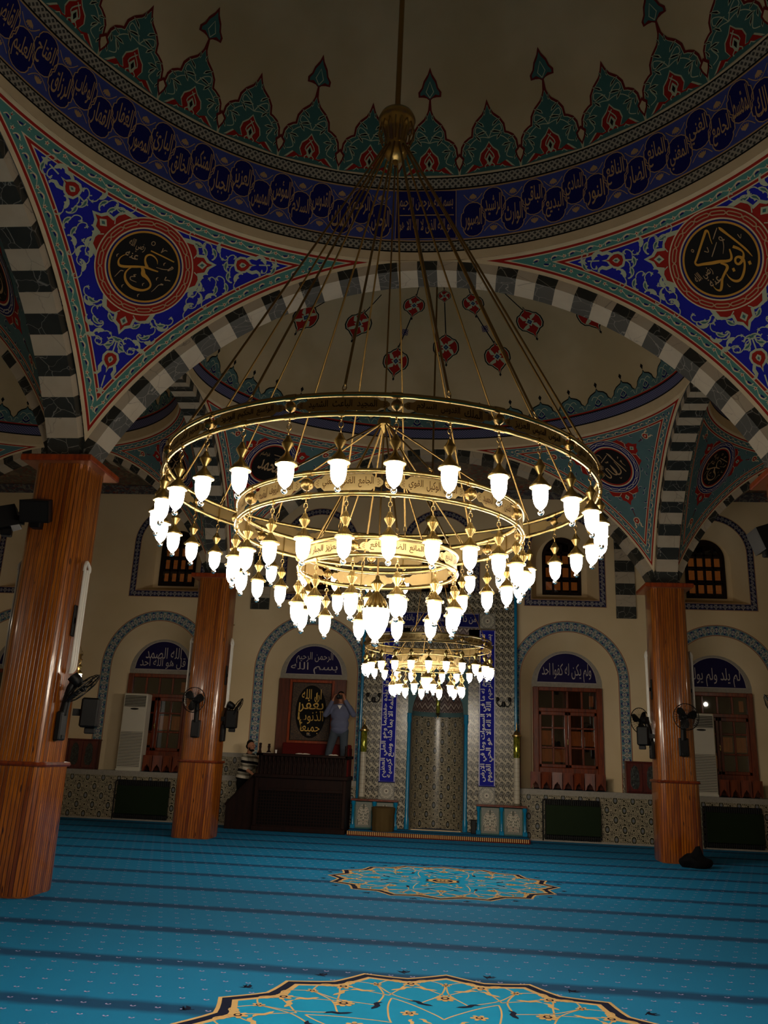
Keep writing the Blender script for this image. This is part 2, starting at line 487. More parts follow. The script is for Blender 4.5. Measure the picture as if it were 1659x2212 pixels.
def m_glass():
    g = G('night_window_glass')
    x = g.n('ShaderNodeBsdfGlossy'); x.inputs['Roughness'].default_value = .02; x.inputs['Color'].default_value = (.9, .9, .9, 1)
    t = g.n('ShaderNodeBsdfTransparent'); t.inputs['Color'].default_value = (.55, .5, .45, 1)
    lw = g.n('ShaderNodeFresnel'); lw.inputs['IOR'].default_value = 1.5
    k = g.m('ADD', S(g, lw.outputs[0]), .06)
    mx = g.n('ShaderNodeMixShader'); g.nt.links.new(k.k, mx.inputs[0]); g.nt.links.new(t.outputs[0], mx.inputs[1]); g.nt.links.new(x.outputs[0], mx.inputs[2])
    g.nt.links.new(mx.outputs[0], g.N['Material Output'].inputs[0])
    return g.mat
M['glass'] = m_glass()
def m_carved():
    g = G('carved_dark_glass'); x, y, z = g.ob()
    n = g.noise(g.vec(x, y, z), 28, 3, 1)
    g.bump(n, .8, .01)
    return g.done(g.mix(g.step(n, .45, .6), '#0c0f0e', '#2c312c'), .3)
M['carved'] = m_carved()
def m_ground():
    g = G('gilt_scroll_ground'); x, y, z = g.ob()
    n = g.noise(g.vec(x, y, z), 16, 2, 3)
    return g.done(g.mix(g.step(g.abs(n - .5), .05, .02), '#1e0f08', '#5f4320'), .6)
M['ground'] = m_ground()
def m_mashrab():
    g = G('carved_walnut_panel'); u, v = g.uv()
    a = g.max(g.abs(g.fr(u/.062) - .5), g.abs(g.fr(v/.062) - .5))
    t = g.step(a, .33, .38)
    g.bump(t, .7, .01)
    return g.done(g.mix(t, '#030101', '#1a0c07'), .7, 0, .1)
M['mash'] = m_mashrab()

# ------------------------------------------------------------------ Arabic text as meshes
_B = {'ا':('FE8D',2),'ب':('FE8F',4),'ة':('FE93',2),'ت':('FE95',4),'ث':('FE99',4),'ج':('FE9D',4),'ح':('FEA1',4),'خ':('FEA5',4),'د':('FEA9',2),'ذ':('FEAB',2),'ر':('FEAD',2),'ز':('FEAF',2),'س':('FEB1',4),'ش':('FEB5',4),'ص':('FEB9',4),'ض':('FEBD',4),'ط':('FEC1',4),'ظ':('FEC5',4),'ع':('FEC9',4),'غ':('FECD',4),'ف':('FED1',4),'ق':('FED5',4),'ك':('FED9',4),'ل':('FEDD',4),'م':('FEE1',4),'ن':('FEE5',4),'ه':('FEE9',4),'و':('FEED',2),'ى':('FEEF',2),'ي':('FEF1',4),'ؤ':('FE85',2),'ئ':('FE89',4),'ء':('FE80',1)}
def shape(t):
    out = []; i = 0; prev = False
    while i < len(t):
        ch = t[i]
        if ch not in _B: out.append(ch); prev = False; i += 1; continue
        if ch == 'ل' and i+1 < len(t) and t[i+1] == 'ا':
            out.append(chr(0xFEFB + (1 if prev else 0))); prev = False; i += 2; continue
        b, n = int(_B[ch][0], 16), _B[ch][1]
        nx = i+1 < len(t) and t[i+1] in _B and _B[t[i+1]][1] > 1
        if n == 1: out.append(chr(b)); prev = False
        elif n == 2: out.append(chr(b + (1 if prev else 0))); prev = False
        else:
            k = (3 if nx else 1) if prev else (2 if nx else 0)
            out.append(chr(b + k)); prev = nx
        i += 1
    return ''.join(out[::-1])
_tc = {}
def textmesh(t, res=2, bold=.006):
    key = (t, res, bold)
    if key in _tc: return _tc[key]
    cu = bpy.data.curves.new('t', 'FONT'); cu.body = shape(t); cu.size = 1; cu.resolution_u = res; cu.offset = bold
    ob = bpy.data.objects.new('t', cu); C.objects.link(ob)
    bpy.context.view_layer.update()
    me = bpy.data.meshes.new_from_object(ob.evaluated_get(bpy.context.evaluated_depsgraph_get()))
    vs = [(v.co.x, v.co.y) for v in me.vertices]; fs = [list(p.vertices) for p in me.polygons]
    bpy.data.objects.remove(ob); bpy.data.meshes.remove(me); bpy.data.curves.remove(cu)
    x0 = min(v[0] for v in vs); x1 = max(v[0] for v in vs); y0 = min(v[1] for v in vs); y1 = max(v[1] for v in vs)
    vs = [((x - x0)/(x1 - x0) - .5, (y - y0)/(y1 - y0) - .5) for x, y in vs]
    _tc[key] = (vs, fs, (x1-x0)/(y1-y0)); return _tc[key]

# ------------------------------------------------------------------ drawing on a surface
def catmull(p, n=6, closed=False):
    q = []; N = len(p)
    if N < 3: return p
    rng = range(N) if closed else range(N-1)
    for i in rng:
        a = p[(i-1) % N] if closed or i > 0 else p[i]; b = p[i]; c = p[(i+1) % N]; d = p[(i+2) % N] if closed or i+2 < N else c
        for k in range(n):
            t = k/n
            q.append(tuple(.5*((2*b[j]) + (-a[j]+c[j])*t + (2*a[j]-5*b[j]+4*c[j]-d[j])*t*t + (-a[j]+3*b[j]-3*c[j]+d[j])*t**3) for j in range(len(b))))
    if not closed: q.append(tuple(p[-1]))
    return q
class Dec:
    def __init__(s, mb, f, h=.003, flat=False): s.mb = mb; s.f = f; s.h = h; s.flat = flat
    def P(s, u, v, lv): return s.f(u, v, lv*s.h)
    def fill(s, poly, m, lv=1, step=None):
        inner = None
        if not s.flat and not step:
            e = max(max(p[0] for p in poly)-min(p[0] for p in poly), max(p[1] for p in poly)-min(p[1] for p in poly))
            if e > .16: step = .085
        if step:
            x0 = min(p[0] for p in poly); x1 = max(p[0] for p in poly); y0 = min(p[1] for p in poly); y1 = max(p[1] for p in poly)
            inner = [(x0 + step*(i+.5), y0 + step*(j+.5)) for i in range(int((x1-x0)/step)+1) for j in range(int((y1-y0)/step)+1)]
            inner = [p for p in inner if inpoly(p, poly)]
        vs, fs = cdt(poly, inner)
        s.mb.add([s.P(p[0], p[1], lv) for p in vs], fs, m, vs)
    def rib(s, pts, w, m, lv=2, closed=False):
        n = len(pts)
        if n < 2: return
        ws = w if isinstance(w, (list, tuple)) else [w]*n
        vs = []
        for i in range(n):
            a = pts[(i-1) % n] if closed or i > 0 else pts[i]; b = pts[(i+1) % n] if closed or i < n-1 else pts[i]
            dx, dy = b[0]-a[0], b[1]-a[1]; L = sqrt(dx*dx+dy*dy) or 1
            nx, ny = -dy/L*ws[i]/2, dx/L*ws[i]/2
            vs += [s.P(pts[i][0]+nx, pts[i][1]+ny, lv), s.P(pts[i][0]-nx, pts[i][1]-ny, lv)]
        fs = [[2*i, 2*i+1, 2*((i+1) % n)+1, 2*((i+1) % n)] for i in range(n if closed else n-1)]
        s.mb.add(vs, fs, m)
    def disc(s, cu, cv, r0, r1, m, lv=1, seg=48, rings=1):
        vs = []; fs = []
        for j in range(rings+1):
            r = r0 + (r1-r0)*j/rings
            for k in range(seg):
                a = 2*pi*k/seg; vs.append(s.P(cu+r*cos(a), cv+r*sin(a), lv))
        for j in range(rings):
            for k in range(seg):
                k2 = (k+1) % seg; fs.append([j*seg+k, j*seg+k2, (j+1)*seg+k2, (j+1)*seg+k])
        s.mb.add(vs, fs, m)
    def text(s, t, cu, cv, w, h, m, lv=3, rot=0, res=2, bold=.006, keep=False):
        vs, fs, asp = textmesh(t, res, bold)
        if keep:
            if w/h > asp: w = h*asp
            else: h = w/asp
        c, sn = cos(rot), sin(rot)
        s.mb.add([s.P(cu + x*w*c - y*h*sn, cv + x*w*sn + y*h*c, lv) for x, y in vs], fs, m)
    def stroke(s, pts, cu, cv, sc, m, lv=3):
        q = catmull(pts, 6)
        s.rib([(cu+p[0]*sc, cv+p[1]*sc) for p in q], [max(.002, p[2]*sc) for p in q], m, lv)
def inpoly(p, poly):
    x, y = p; r = False; j = len(poly)-1
    for i in range(len(poly)):
        xi, yi = poly[i][:2]; xj, yj = poly[j][:2]
        if (yi > y) != (yj > y) and x < (xj-xi)*(y-yi)/(yj-yi)+xi: r = not r
        j = i
    return r
def tf(pts, c, ang=0, sc=1, flip=1):
    ca, sa = cos(ang), sin(ang)
    return [(c[0] + (p[0]*ca - p[1]*flip*sa)*sc, c[1] + (p[0]*sa + p[1]*flip*ca)*sc) for p in pts]
def mirror(pts): return [(-p[0], p[1]) for p in pts[::-1]]
# ================================================================== the hall
AX, Y0, Y1, Y2, YW = 4.41, .82, 9.6, 16.4, 19.5
RHO, ZC, HN = 6.34, 2.94, 4.19
AL = acos(HN/RHO); GA = asin(HN/RHO)
ZR = ZC + RHO*cos(GA)          # dome rim, about 7.70

def struct(name, mb, mats, label, cat, smooth=None, parent=None):
    o = mb.build(name, mats, parent, smooth)
    return tag(o, label, cat, None, 'structure')

# ---- floor with the two woven medallions
def medallion(d, cx, cy, R, m_n, m_c, m_t):
    "16 pointed star of the carpet"
    def star(k, amp=.055):
        p = []
        for i in range(16):
            a = 2*pi*i/16 + pi/16*0
            for j, rr in ((0, 1.0), (.18, .955), (.34, .925), (.5, .905), (.66, .925), (.82, .955)):
                p.append((cx + R*k*rr*cos(a + 2*pi/16*j), cy + R*k*rr*sin(a + 2*pi/16*j)))
        return p
    d.fill(star(1.0), m_c, 1); d.fill(star(.98), m_n, 2); d.fill(star(.93), m_c, 3); d.fill(star(.90), m_t, 4)
    def P(r, a): return (cx + r*R*cos(a), cy + r*R*sin(a))
    def flower(r, a, s, n=6, lv=7):
        c = P(r, a)
        for k in range(n):
            b = a + 2*pi*k/n
            q = tf([(s*.15, 0), (s*.5, s*.28), (s*.95, s*.2), (s*1.02, 0), (s*.95, -s*.2), (s*.5, -s*.28)], c, b)
            d.fill(q, m_c, lv)
        d.disc(c[0], c[1], 0.001, s*.42, m_n, lv+1, 12); d.disc(c[0], c[1], 0.001, s*.22, m_c, lv+2, 10)
    def comma(r, a, s, ang, flip=1, m=None):
        d.fill(tf([(0, 0), (.25, .16), (.6, .2), (.85, .05), (1.15, .12), (1.0, -.1), (.8, -.16), (.5, -.02), (.2, -.06)], P(r, a), a+ang, s, flip), m_c if m is None else m, 6)
    def arc(pr):
        d.rib([P(r, a) for r, a in catmull(pr, 6)], .012, m_c, 5)
    n = 16
    for k in range(n):
        a = 2*pi*k/n; h = pi/n
        flower(.80, a + h, .068); flower(.80, a, .045, 5)
        comma(.70, a + h*.25, .16, 1.2); comma(.70, a - h*.25, .16, -1.2, -1)
        comma(.86, a + h*.5, .09, 2.4); comma(.86, a - h*.5, .09, -2.4, -1)
        arc([(.62, a), (.70, a + h*.5), (.80, a + h), (.70, a + h*1.5), (.62, a + 2*h)])
        arc([(.80, a), (.87, a + h*.6), (.80, a + h)]); arc([(.80, a), (.87, a - h*.6), (.80, a - h)])
        arc([(.50, a + h), (.58, a + h*.4), (.66, a + h*.1), (.80, a)]); arc([(.50, a + h), (.58, a + h*1.6), (.66, a + h*1.9), (.80, a + 2*h)])
        if k % 2 == 0:
            flower(.58, a, .075, 8); comma(.46, a + h*.5, .17, .9, 1, m_n); comma(.46, a - h*.5, .17, -.9, -1, m_n)
            arc([(.28, a), (.40, a + h), (.58, a + 2*h)]); arc([(.28, a), (.40, a - h), (.58, a - 2*h)])
            flower(.36, a + 2*h, .06, 6); comma(.22, a + h, .11, .5); comma(.22, a - h, .11, -.5, -1)
    d.fill([P(.165*(1 if i % 2 else .8), 2*pi*i/16) for i in range(16)], m_n, 6); d.fill([P(.14*(1 if i % 2 else .8), 2*pi*i/16) for i in range(16)], m_c, 7)
    d.fill([P(.09, 2*pi*i/12) for i in range(12)], m_n, 8); flower(0.0001, 0, .09, 8, 9)
    for k in range(16):      # small sprigs outside the points
        a = 2*pi*k/16 + pi/16
        for t in (-1, 0, 1):
            d.fill(tf([(0, 0), (.04, .016), (.085, 0), (.04, -.016)], P(1.0, a), a + t*.7), m_n, 1)
        d.rib([P(.985, a), P(1.02, a + .02), P(1.045, a - .02)], .012, m_n, 1)
fl = MB()
fl.quad([(-11.4, -6.5, 0), (11.4, -6.5, 0), (11.4, 20.2, 0), (-11.4, 20.2, 0)], 0)
D_ = Dec(fl, lambda u, v, h: (u, v, h), .0006, True)
medallion(D_, .42, 5.58, 1.64, 1, 2, 3); medallion(D_, .30, 12.33, 1.58, 1, 2, 3)
struct('floor', fl, [M['carpet'], M['cnavy'], M['ccream'], M['cturq']], 'turquoise carpet floor with dark row stripes and two woven star medallions', 'carpet floor')

# ---- pendentives, domes
def sdir(p): return p
class Bay:
    def __init__(s, cx, cy, hx, hy): s.cx, s.cy, s.hx, s.hy = cx, cy, hx, hy
    def W(s, d, h=0):
        r = RHO - h
        return (s.cx + d[0]*r*s.hx/HN, s.cy + d[1]*r*s.hy/HN, ZC + d[2]*r)
def corner_arcs(sx, sy, dl, n=24):
    "boundary directions of a pendentive inset by dl metres: tip->crownY side, rim, crownX->tip"
    e = dl/RHO; a = cos(AL+e); b = cos(GA+e)
    tip = sqrt(max(0, 1-2*a*a))
    if b*b + a*a >= 1: yq = 0.0
    else: yq = sqrt(1-a*a-b*b)
    # arc on x = a from tip (a,a,tip) to (a,yq,b); arc on y = a
    A1 = atan2(b, yq); A0 = atan2(tip, a); r = sqrt(1-a*a)
    ax = [(a, r*cos(A0+(A1-A0)*i/n), r*sin(A0+(A1-A0)*i/n)) for i in range(n+1)]
    ay = [(p[1], p[0], p[2]) for p in ax]
    rr = sqrt(1-b*b); t0 = atan2(yq, a); t1 = atan2(a, yq)
    rim = [(rr*cos(t0+(t1-t0)*i/n), rr*sin(t0+(t1-t0)*i/n), b) for i in range(n+1)]
    out = ax[:-1] + rim[:-1] + ay[::-1][:-1]
    return [(sx*p[0], sy*p[1], p[2]) for p in out]
def pend_map(bay, sx, sy, el=radians(41.4)):
    c = V((sx*cos(el)*sqrt(.5), sy*cos(el)*sqrt(.5), sin(el)))
    e1 = V((0, 0, 1)).cross(c).normalized()*-1; e2 = e1.cross(c)*-1
    e2 = (V((0, 0, 1)) - c*c.z).normalized()
    def d(u, v):
        r = sqrt(u*u+v*v)
        if r < 1e-9: return c
        a = r/RHO
        return c*cos(a) + (e1*u + e2*v)*(sin(a)/r)
    def f(u, v, h): return bay.W(d(u, v), h)
    def inv(q):
        q = V(q); k = min(1, max(-1, q.dot(c))); a = acos(k); t = q - c*k
        if t.length < 1e-9: return (0, 0)
        t = t.normalized()*a*RHO
        return (t.dot(e1), t.dot(e2))
    return f, inv, d
UMAR = [[(990,735,4),(960,680,14),(900,645,20),(830,640,24),(785,680,28),(785,740,26),(820,800,36),(862,838,40)],
 [(1042,838,18),(950,845,26),(860,848,32),(780,865,28),(700,895,34),(600,935,34),(520,965,38),(450,970,34),(415,920,24),(420,860,16),(460,800,10),(510,768,6)],
 [(770,868,20),(815,905,50),(845,965,66),(895,985,50),(960,1020,34),(1010,1075,26),(1000,1140,28),(930,1200,32),(830,1225,42),(720,1215,40),(620,1150,36),(580,1060,26),(600,980,18),(655,912,12)],
 [(815,580,18),(1000,586,20),(1215,598,18)], [(975,465,8),(978,505,14),(972,545,8),(1010,490,12),(1052,485,10)],
 [(1190,865,16),(1190,920,12),(1230,905,14),(1275,900,10)],[(1150,1000,12),(1190,1000,16),(1130,1030,10),(1095,1110,10),(1062,1175,6)],
 [(1220,690,12),(1190,730,16),(1180,765,10),(1240,700,10),(1205,680,12)],[(1180,745,10),(1090,775,10),(990,785,8)],
 [(540,1030,10),(500,1040,12),(480,1080,10),(445,1165,6)],[(745,1010,10),(710,1030,12),(740,1045,10),(680,1070,12),(690,1115,12),(790,1120,6)]]
UMAR += [[(x+20, y, 4), (x, y+25, 14), (x+8, y+55, 8)] for x, y in ((1080,660),(1060,920),(360,810),(890,1085),(600,1225),(880,1275))]
UMAR += [[(808+28*cos(t*pi/4), 460+30*sin(t*pi/4), 9) for t in range(9)]]
BEKR = [[(1205,410,5),(1232,470,52),(1320,640,38),(1430,850,36),(1530,1060,36),(1588,1230,10)],
 [(1310,890,55),(1400,980,46),(1450,1080,30),(1420,1170,46),(1340,1250,54),(1268,1262,44),(1238,1200,40),(1272,1132,42),(1340,1132,48),(1392,1200,60),(1395,1300,36),(1320,1450,46),(1220,1560,46),(1130,1580,52),(1050,1530,40),(1000,1440,22),(982,1350,8)],
 [(955,670,10),(962,560,18),(982,420,28),(955,375,52),(900,420,48),(700,640,42),(540,820,42),(485,880,36),(510,945,46),(620,975,52),(800,1030,66),(950,1065,62),(1080,1112,56),(1170,1118,48),(1212,1050,40),(1230,910,26)],
 [(955,1105,26),(1040,1180,46),(1040,1250,56),(950,1330,46),(860,1420,46),(800,1540,52),(740,1620,46),(670,1580,24),(632,1480,8)],
 [(1010,590,14),(1090,500,18),(1175,410,12)],[(845,910,14),(950,790,18),(1050,675,12)],[(1215,690,26),(1150,680,20),(1120,640,14),(1145,600,18),(1180,650,16),(1150,800,14),(1075,945,8)],
 [(1120,1335,70),(1170,1335,70)],[(1465,1330,72),(1520,1330,72)],[(510,620,10),(535,600,16),(560,630,14),(535,660,14),(508,625,10)],[(750,740,16),(820,790,14),(835,690,16)],[(1490,700,12),(1500,750,14),(1515,800,8),(1555,725,12)],[(915,1550,6),(930,1610,10),(955,1635,14)]]
ALLAH = [[(600,160,4),(622,195,24),(650,270,15),(700,370,15),(738,452,12)],[(640,290,6),(662,360,12),(672,425,15),(650,460,16),(612,468,20),(585,425,14),(566,325,7)],
 [(568,330,7),(598,400,13),(604,440,15),(585,468,18),(550,450,14),(520,395,12),(505,365,10)],[(515,362,8),(480,370,14),(492,420,13),(506,470,14),(485,496,16),(455,470,13),(432,408,5)],
 [(462,272,8),(530,228,11),(595,184,7)],[(455,152,4),(485,168,10),(502,220,5)],[(715,245,6),(728,240,10),(712,262,8)],[(738,320,8),(730,300,10),(745,295,8)],[(748,300,8),(740,330,8),(768,375,5)],[(520,270,6),(530,290,8),(545,275,7),(552,292,8),(562,270,6)],[(612,510,6),(622,530,8),(640,512,6)],[(398,430,6),(412,455,8),(425,430,6)]]
def calli(d, which, cu, cv, lv, m1, m2):
    if which == 'umar':
        for s in UMAR: d.stroke([((p[0]-822)/520*.40, -(p[1]-855)/520*.40, p[2]/520*.40*1.05) for p in s], cu, cv, 1, m1 if s[0][2] > 16 or s in UMAR[:3] else m2, lv)
        d.text('رضي الله', cu-.175, cv+.20, .20, .14, m2, lv); d.text('عنه', cu-.19, cv+.075, .16, .07, m2, lv)
    elif which == 'bekr':
        for i, s in enumerate(BEKR): d.stroke([((p[0]-980)/730*.40, -(p[1]-1040)/730*.40, p[2]/730*.40*1.05) for p in s], cu, cv, 1, m1 if i < 4 or 7 <= i <= 8 else m2, lv)
        d.text('رضي الله', cu-.24, cv-.09, .22, .16, m2, lv, .25); d.text('عنه', cu-.15, cv-.20, .14, .08, m2, lv, .3)
    elif which == 'allah':
        for s in ALLAH: d.stroke([((p[0]-580)/250*.40, -(p[1]-350)/250*.40, p[2]/250*.40) for p in s], cu, cv, 1, m1, lv)
        d.text('جل جلاله', cu-.27, cv+.03, .17, .13, m2, lv, .2)
    elif which == 'muhammad':
        d.text('محمد', cu+.03, cv-.06, .52, .24, m1, lv, -.05, 4, .012); d.text('عليه السلام', cu-.2, cv+.17, .22, .12, m2, lv)
        d.rib([(cu+.0, cv+.21), (cu+.22, cv+.2)], .014, m2, lv); d.text('س', cu+.1, cv+.13, .07, .03, m2, lv)
# palette slots used in every pendentive mesh
PM = ['cream','red','turq','blue','leaf','black','gold','navy','tan','greyteal','white','maroon','grey','teal']
PI_ = {k: i for i, k in enumerate(PM)}
def flower5(d, c, s, m, lv, mc=None):
    d.fill([(c[0]+s*(1 if i % 2 == 0 else .45)*cos(pi/2+pi*i/5), c[1]+s*(1 if i % 2 == 0 else .45)*sin(pi/2+pi*i/5)) for i in range(10)], m, lv)
    if mc is not None: d.disc(c[0], c[1], .001, s*.28, mc, lv+1, 8)
LEAF = [(0,0),(.08,.13),(.28,.25),(.55,.26),(.80,.14),(.97,-.08),(1.04,-.3),(.98,-.42),(.90,-.38),(.90,-.24),(.78,-.10),(.62,-.07),(.52,-.22),(.40,-.10),(.2,-.08)]
LEAFI = [(.16,.06),(.32,.17),(.54,.18),(.74,.06),(.82,-.05),(.6,.02),(.36,-.01)]
def leaf(d, c, ang, s, flip, m, mi, lv):
    d.fill(tf(LEAF, c, ang, s, flip), m, lv)
    if mi is not None: d.fill(tf(LEAFI, c, ang, s, flip), mi, lv+1)
def redflower(d, c, ang, s, lv, mo, mr, ms):
    "drop shaped red blossom with pale outline and two wings; ang = direction it points"
    o = [(0,-.5),(.30,-.42),(.44,-.15),(.40,.12),(.22,.34),(.06,.46),(0,.72)]
    o = o + mirror(o)[1:-1]; r = lambda p: [(y, x) for x, y in p]
    for sg in (1, -1):
        d.fill(tf([(.0,-.1),(.35,.36),(.75,.52),(1.15,.42),(1.45,.62),(1.55,.9),(1.38,1.02),(1.34,.82),(1.15,.72),(.8,.82),(.4,.66),(.05,.42)], c, ang, s*.8, sg), mo, lv)
    d.fill(tf(r([(x*1.35, y*1.3) for x, y in o]), c, ang, s), mo, lv+1); d.fill(tf(r(o), c, ang, s), mr, lv+2)
    d.fill(tf([(.22,0),(.06,.14),(-.12,.18),(-.28,0),(-.12,-.18),(.06,-.14)], c, ang, s), mo, lv+3)
    d.fill(tf([(.12,0),(-.02,.08),(-.16,0),(-.02,-.08)], c, ang, s), ms, lv+4)
def pendentive(bay, sx, sy, style, word=None, detail=True, label=''):
    mb = MB(); f, inv, dd = pend_map(bay, sx, sy); d = Dec(mb, f, .0028)
    mi = PI_
    tq_ = 'turq' if style == 'blue' else 'greyteal'
    bands = [(0,.045,'cream'),(.045,.075,'red'),(.075,.086,'cream'),(.086,.192,tq_),(.192,.204,'cream'),(.204,.232,'red'),(.232,.245,'cream')]
    n = 30
    for a, b, m in bands:
        A = corner_arcs(sx, sy, a, n); B = corner_arcs(sx, sy, b, n); k = len(A)
        mb.add([bay.W(p) for p in A] + [bay.W(p) for p in B], [[i, (i+1) % k, k+(i+1) % k, k+i] for i in range(k)], mi[m])
    F = [inv(p) for p in corner_arcs(sx, sy, .245, n)]
    d.fill(F, mi['blue' if style == 'blue' else 'greyteal'], 0, .22)
    if detail:
        # vine in the border
        mid = [inv(p) for p in corner_arcs(sx, sy, .139, 60)]
        segs = [mid[0:61], mid[60:121], mid[120:] + mid[:1]]
        for sg in segs:
            L = [0]
            for i in range(1, len(sg)): L.append(L[-1] + sqrt((sg[i][0]-sg[i-1][0])**2 + (sg[i][1]-sg[i-1][1])**2))
            def at(t):
                i = 1
                while i < len(L)-1 and L[i] < t: i += 1
                k = (t-L[i-1])/(L[i]-L[i-1] or 1)
                a, b = sg[i-1], sg[i]
                return (a[0]+(b[0]-a[0])*k, a[1]+(b[1]-a[1])*k), atan2(b[1]-a[1], b[0]-a[0])
            P = .215; q = int(L[-1]/P); P = L[-1]/max(1, q)
            wave = []
            for i in range(q*8+1):
                p, a = at(min(L[-1]-1e-4, i*P/8)); o = .020*sin(2*pi*i/8)
                wave.append((p[0]-sin(a)*o, p[1]+cos(a)*o))
            d.rib(wave, .010, mi['leaf'], 1)
            for i in range(q):
                p, a = at((i+.25)*P); flower5(d, (p[0]-sin(a)*.014, p[1]+cos(a)*.014), .031, mi['cream'], 2, mi['red'])
                p, a = at((i+.60)*P); leaf(d, p, a, .088, -1, mi['cream'], None, 2)
                d.fill(tf([(.1,-.05),(.4,.08),(.75,-.02),(.9,-.18),(.6,-.22),(.3,-.16)], p, a, .088, -1), mi['navy'], 3)
        # medallion
        lv = 4; ring = style == 'blue'
        d.disc(0, 0, .0, .59, mi['cream'], lv, 64, 6)
        if ring: d.disc(0, 0, .47, .575, mi['red'], lv+1, 64, 1)
        else: d.disc(0, 0, .455, .58, mi['navy'], lv+1, 64, 1)
        mk = mi['tan'] if ring else mi['grey']
        N = 18
        for k in range(N):
            a0 = 2*pi*k/N; a1 = 2*pi*(k+1)/N; w = .013 if ring else .016
            for r0, r1 in ((.545, .545), (.505, .505)):
                d.rib([(r0*cos(a0+(a1-a0)*t), r0*sin(a0+(a1-a0)*t)) for t in (.12, .3, .5, .7, .88)], w, mk, lv+2)
            for r0, r1 in ((.545, .505), (.505, .545)):
                d.rib([(r0*cos(a1-.12*(a1-a0)), r0*sin(a1-.12*(a1-a0))), (r1*cos(a1+.12*(a1-a0)), r1*sin(a1+.12*(a1-a0)))], w, mk, lv+2)
        if ring:
            d.disc(0, 0, .43, .452, mi['navy'], lv+1, 64, 1); d.disc(0, 0, .405, .43, mi['gold'], lv+1, 64, 1)
        else:
            d.disc(0, 0, .43, .452, mi['cream'], lv+2, 64, 1); d.disc(0, 0, .40, .43, mi['red'], lv+2, 64, 1)
        d.disc(0, 0, .0, .408 if ring else .40, mi['black'], lv+1, 64, 5)
        if word: calli(d, word, 0, 0, lv+3, mi['gold'] if ring else mi['tan'], mi['tan'])
        # arms toward the three corners
        cr = corner_arcs(sx, sy, .245, n); corners = [inv(cr[0]), inv(cr[n]), inv(cr[2*n])]
        tex = mi['leaf'] if style == 'blue' else mi['maroon']
        blocked = [(0, 0, .645)]
        for c in corners:
            a = atan2(c[1], c[0]); L = sqrt(c[0]**2+c[1]**2)
            p = lambda r, o=0: (r*cos(a)-o*sin(a), r*sin(a)+o*cos(a))
            base = []
            for t in (-.62,-.5,-.4,-.3,-.2,-.1,0,.1,.2,.3,.4,.5,.62):
                base.append(p(.585*cos(t), .585*sin(t)))
            hump = [p(.66,.20), p(.665,.13), p(.75,.12), p(.79,.05), p(.88,0), p(.79,-.05), p(.75,-.12), p(.665,-.13), p(.66,-.20)]
            out = base + [p(.625,.30)] + hump + [p(.625,-.30)]
            d.fill([(x*1.0, y) for x, y in out], mi['leaf'] if style == 'blue' else mi['red'], 1)
            if style == 'blue':
                inn = [p(.585*cos(t), .585*sin(t)) for t in (-.5,-.3,-.1,.1,.3,.5)] + [p(.605,.25), p(.64,.18), p(.635,.10), p(.725,.09), p(.76,.03), p(.83,0), p(.76,-.03), p(.725,-.09), p(.635,-.10), p(.64,-.18), p(.605,-.25)]
                d.fill(inn, mi['red'], 2)
            d.fill([p(.76,0), p(.70,.05), p(.64,0), p(.70,-.05)], mi['leaf'], 3); d.fill([p(.73,0), p(.70,.022), p(.67,0), p(.70,-.022)], mi['teal'], 4)
            for o in (-.17, .17): d.rib([p(.60, o*.5), p(.66, o*.9), p(.64, o*1.5)], .012, mi['leaf'] if style == 'blue' else mi['cream'], 3)
            r2 = .97 + .24; blocked.append((*p(.78), .2))
            if L > 1.5:
                redflower(d, p(r2), a, .18 if style == 'blue' else .12, 2, mi['leaf'] if style == 'blue' else mi['cream'], mi['red'], mi['teal']); blocked.append((*p(r2+.03), .2))
                d.rib([p(.95), p(r2-.1)], .016, tex, 1)
                if style == 'blue':
                    d.rib([p(r2+.2), p(r2+.34)], .016, tex, 1); flower5(d, p(r2+.4), .06, mi['leaf'], 2)
                    for sg in (1, -1):
                        for r3, s3 in ((r2+.36, .2), (r2+.62, .16)):
                            if r3 + .15 < L - .15:
                                leaf(d, p(r3, sg*.02), a + sg*.75, s3, sg, mi['leaf'], mi['teal'], 2)
        # scattered scrolls
        rnd = random.Random(5); sep = .114 if style == 'blue' else .13
        k = 0; pts = []
        inner = [inv(p) for p in corner_arcs(sx, sy, .245 + .035, n)]
        while k < 4000:
            k += 1
            q = (rnd.uniform(.045, 2.6), rnd.uniform(-2.6, 1.4))
            if not inpoly(q, inner): continue
            if any((q[0]-b[0])**2+(q[1]-b[1])**2 < b[2]**2 for b in blocked): continue
            if any((q[0]-b[0])**2+(q[1]-b[1])**2 < sep*sep for b in pts): continue
            pts.append(q)
        for i, q in enumerate(pts):
            a = atan2(q[1], q[0]) + pi/2 + rnd.uniform(-.6, .6) + (pi if i % 2 else 0); fp = 1 if i % 3 else -1
            for mir in (1, -1):
                qq = (q[0]*mir, q[1]); aa = a if mir == 1 else pi - a; ff = fp*mir
                if style == 'blue':
                    s = .142
                    leaf(d, qq, aa, s, ff, mi['leaf'], mi['teal'] if i % 2 else None, 2)
                    st = tf([(0,0),(-.25,.02),(-.5,-.14),(-.62,-.42),(-.45,-.62),(-.25,-.5)], qq, aa, s, ff)
                    d.rib(catmull(st, 4), .012, mi['leaf'], 1)
                    flower5(d, st[4] if i % 4 else st[2], .024, mi['leaf'], 2)
                else:
                    d.fill(tf([(0,0),(.3,.2),(.7,.15),(1,-.1),(.6,-.05),(.3,-.12)], qq, aa, .07, ff), mi['navy'], 2)
                    d.rib(tf([(0,0),(.5,.3),(1,.35),(1.3,.1)], qq, aa, .075, ff), .008, mi['grey'], 2)
    return struct('ceiling_pendentive', mb, [M[k] for k in PM], label, 'pendentive')

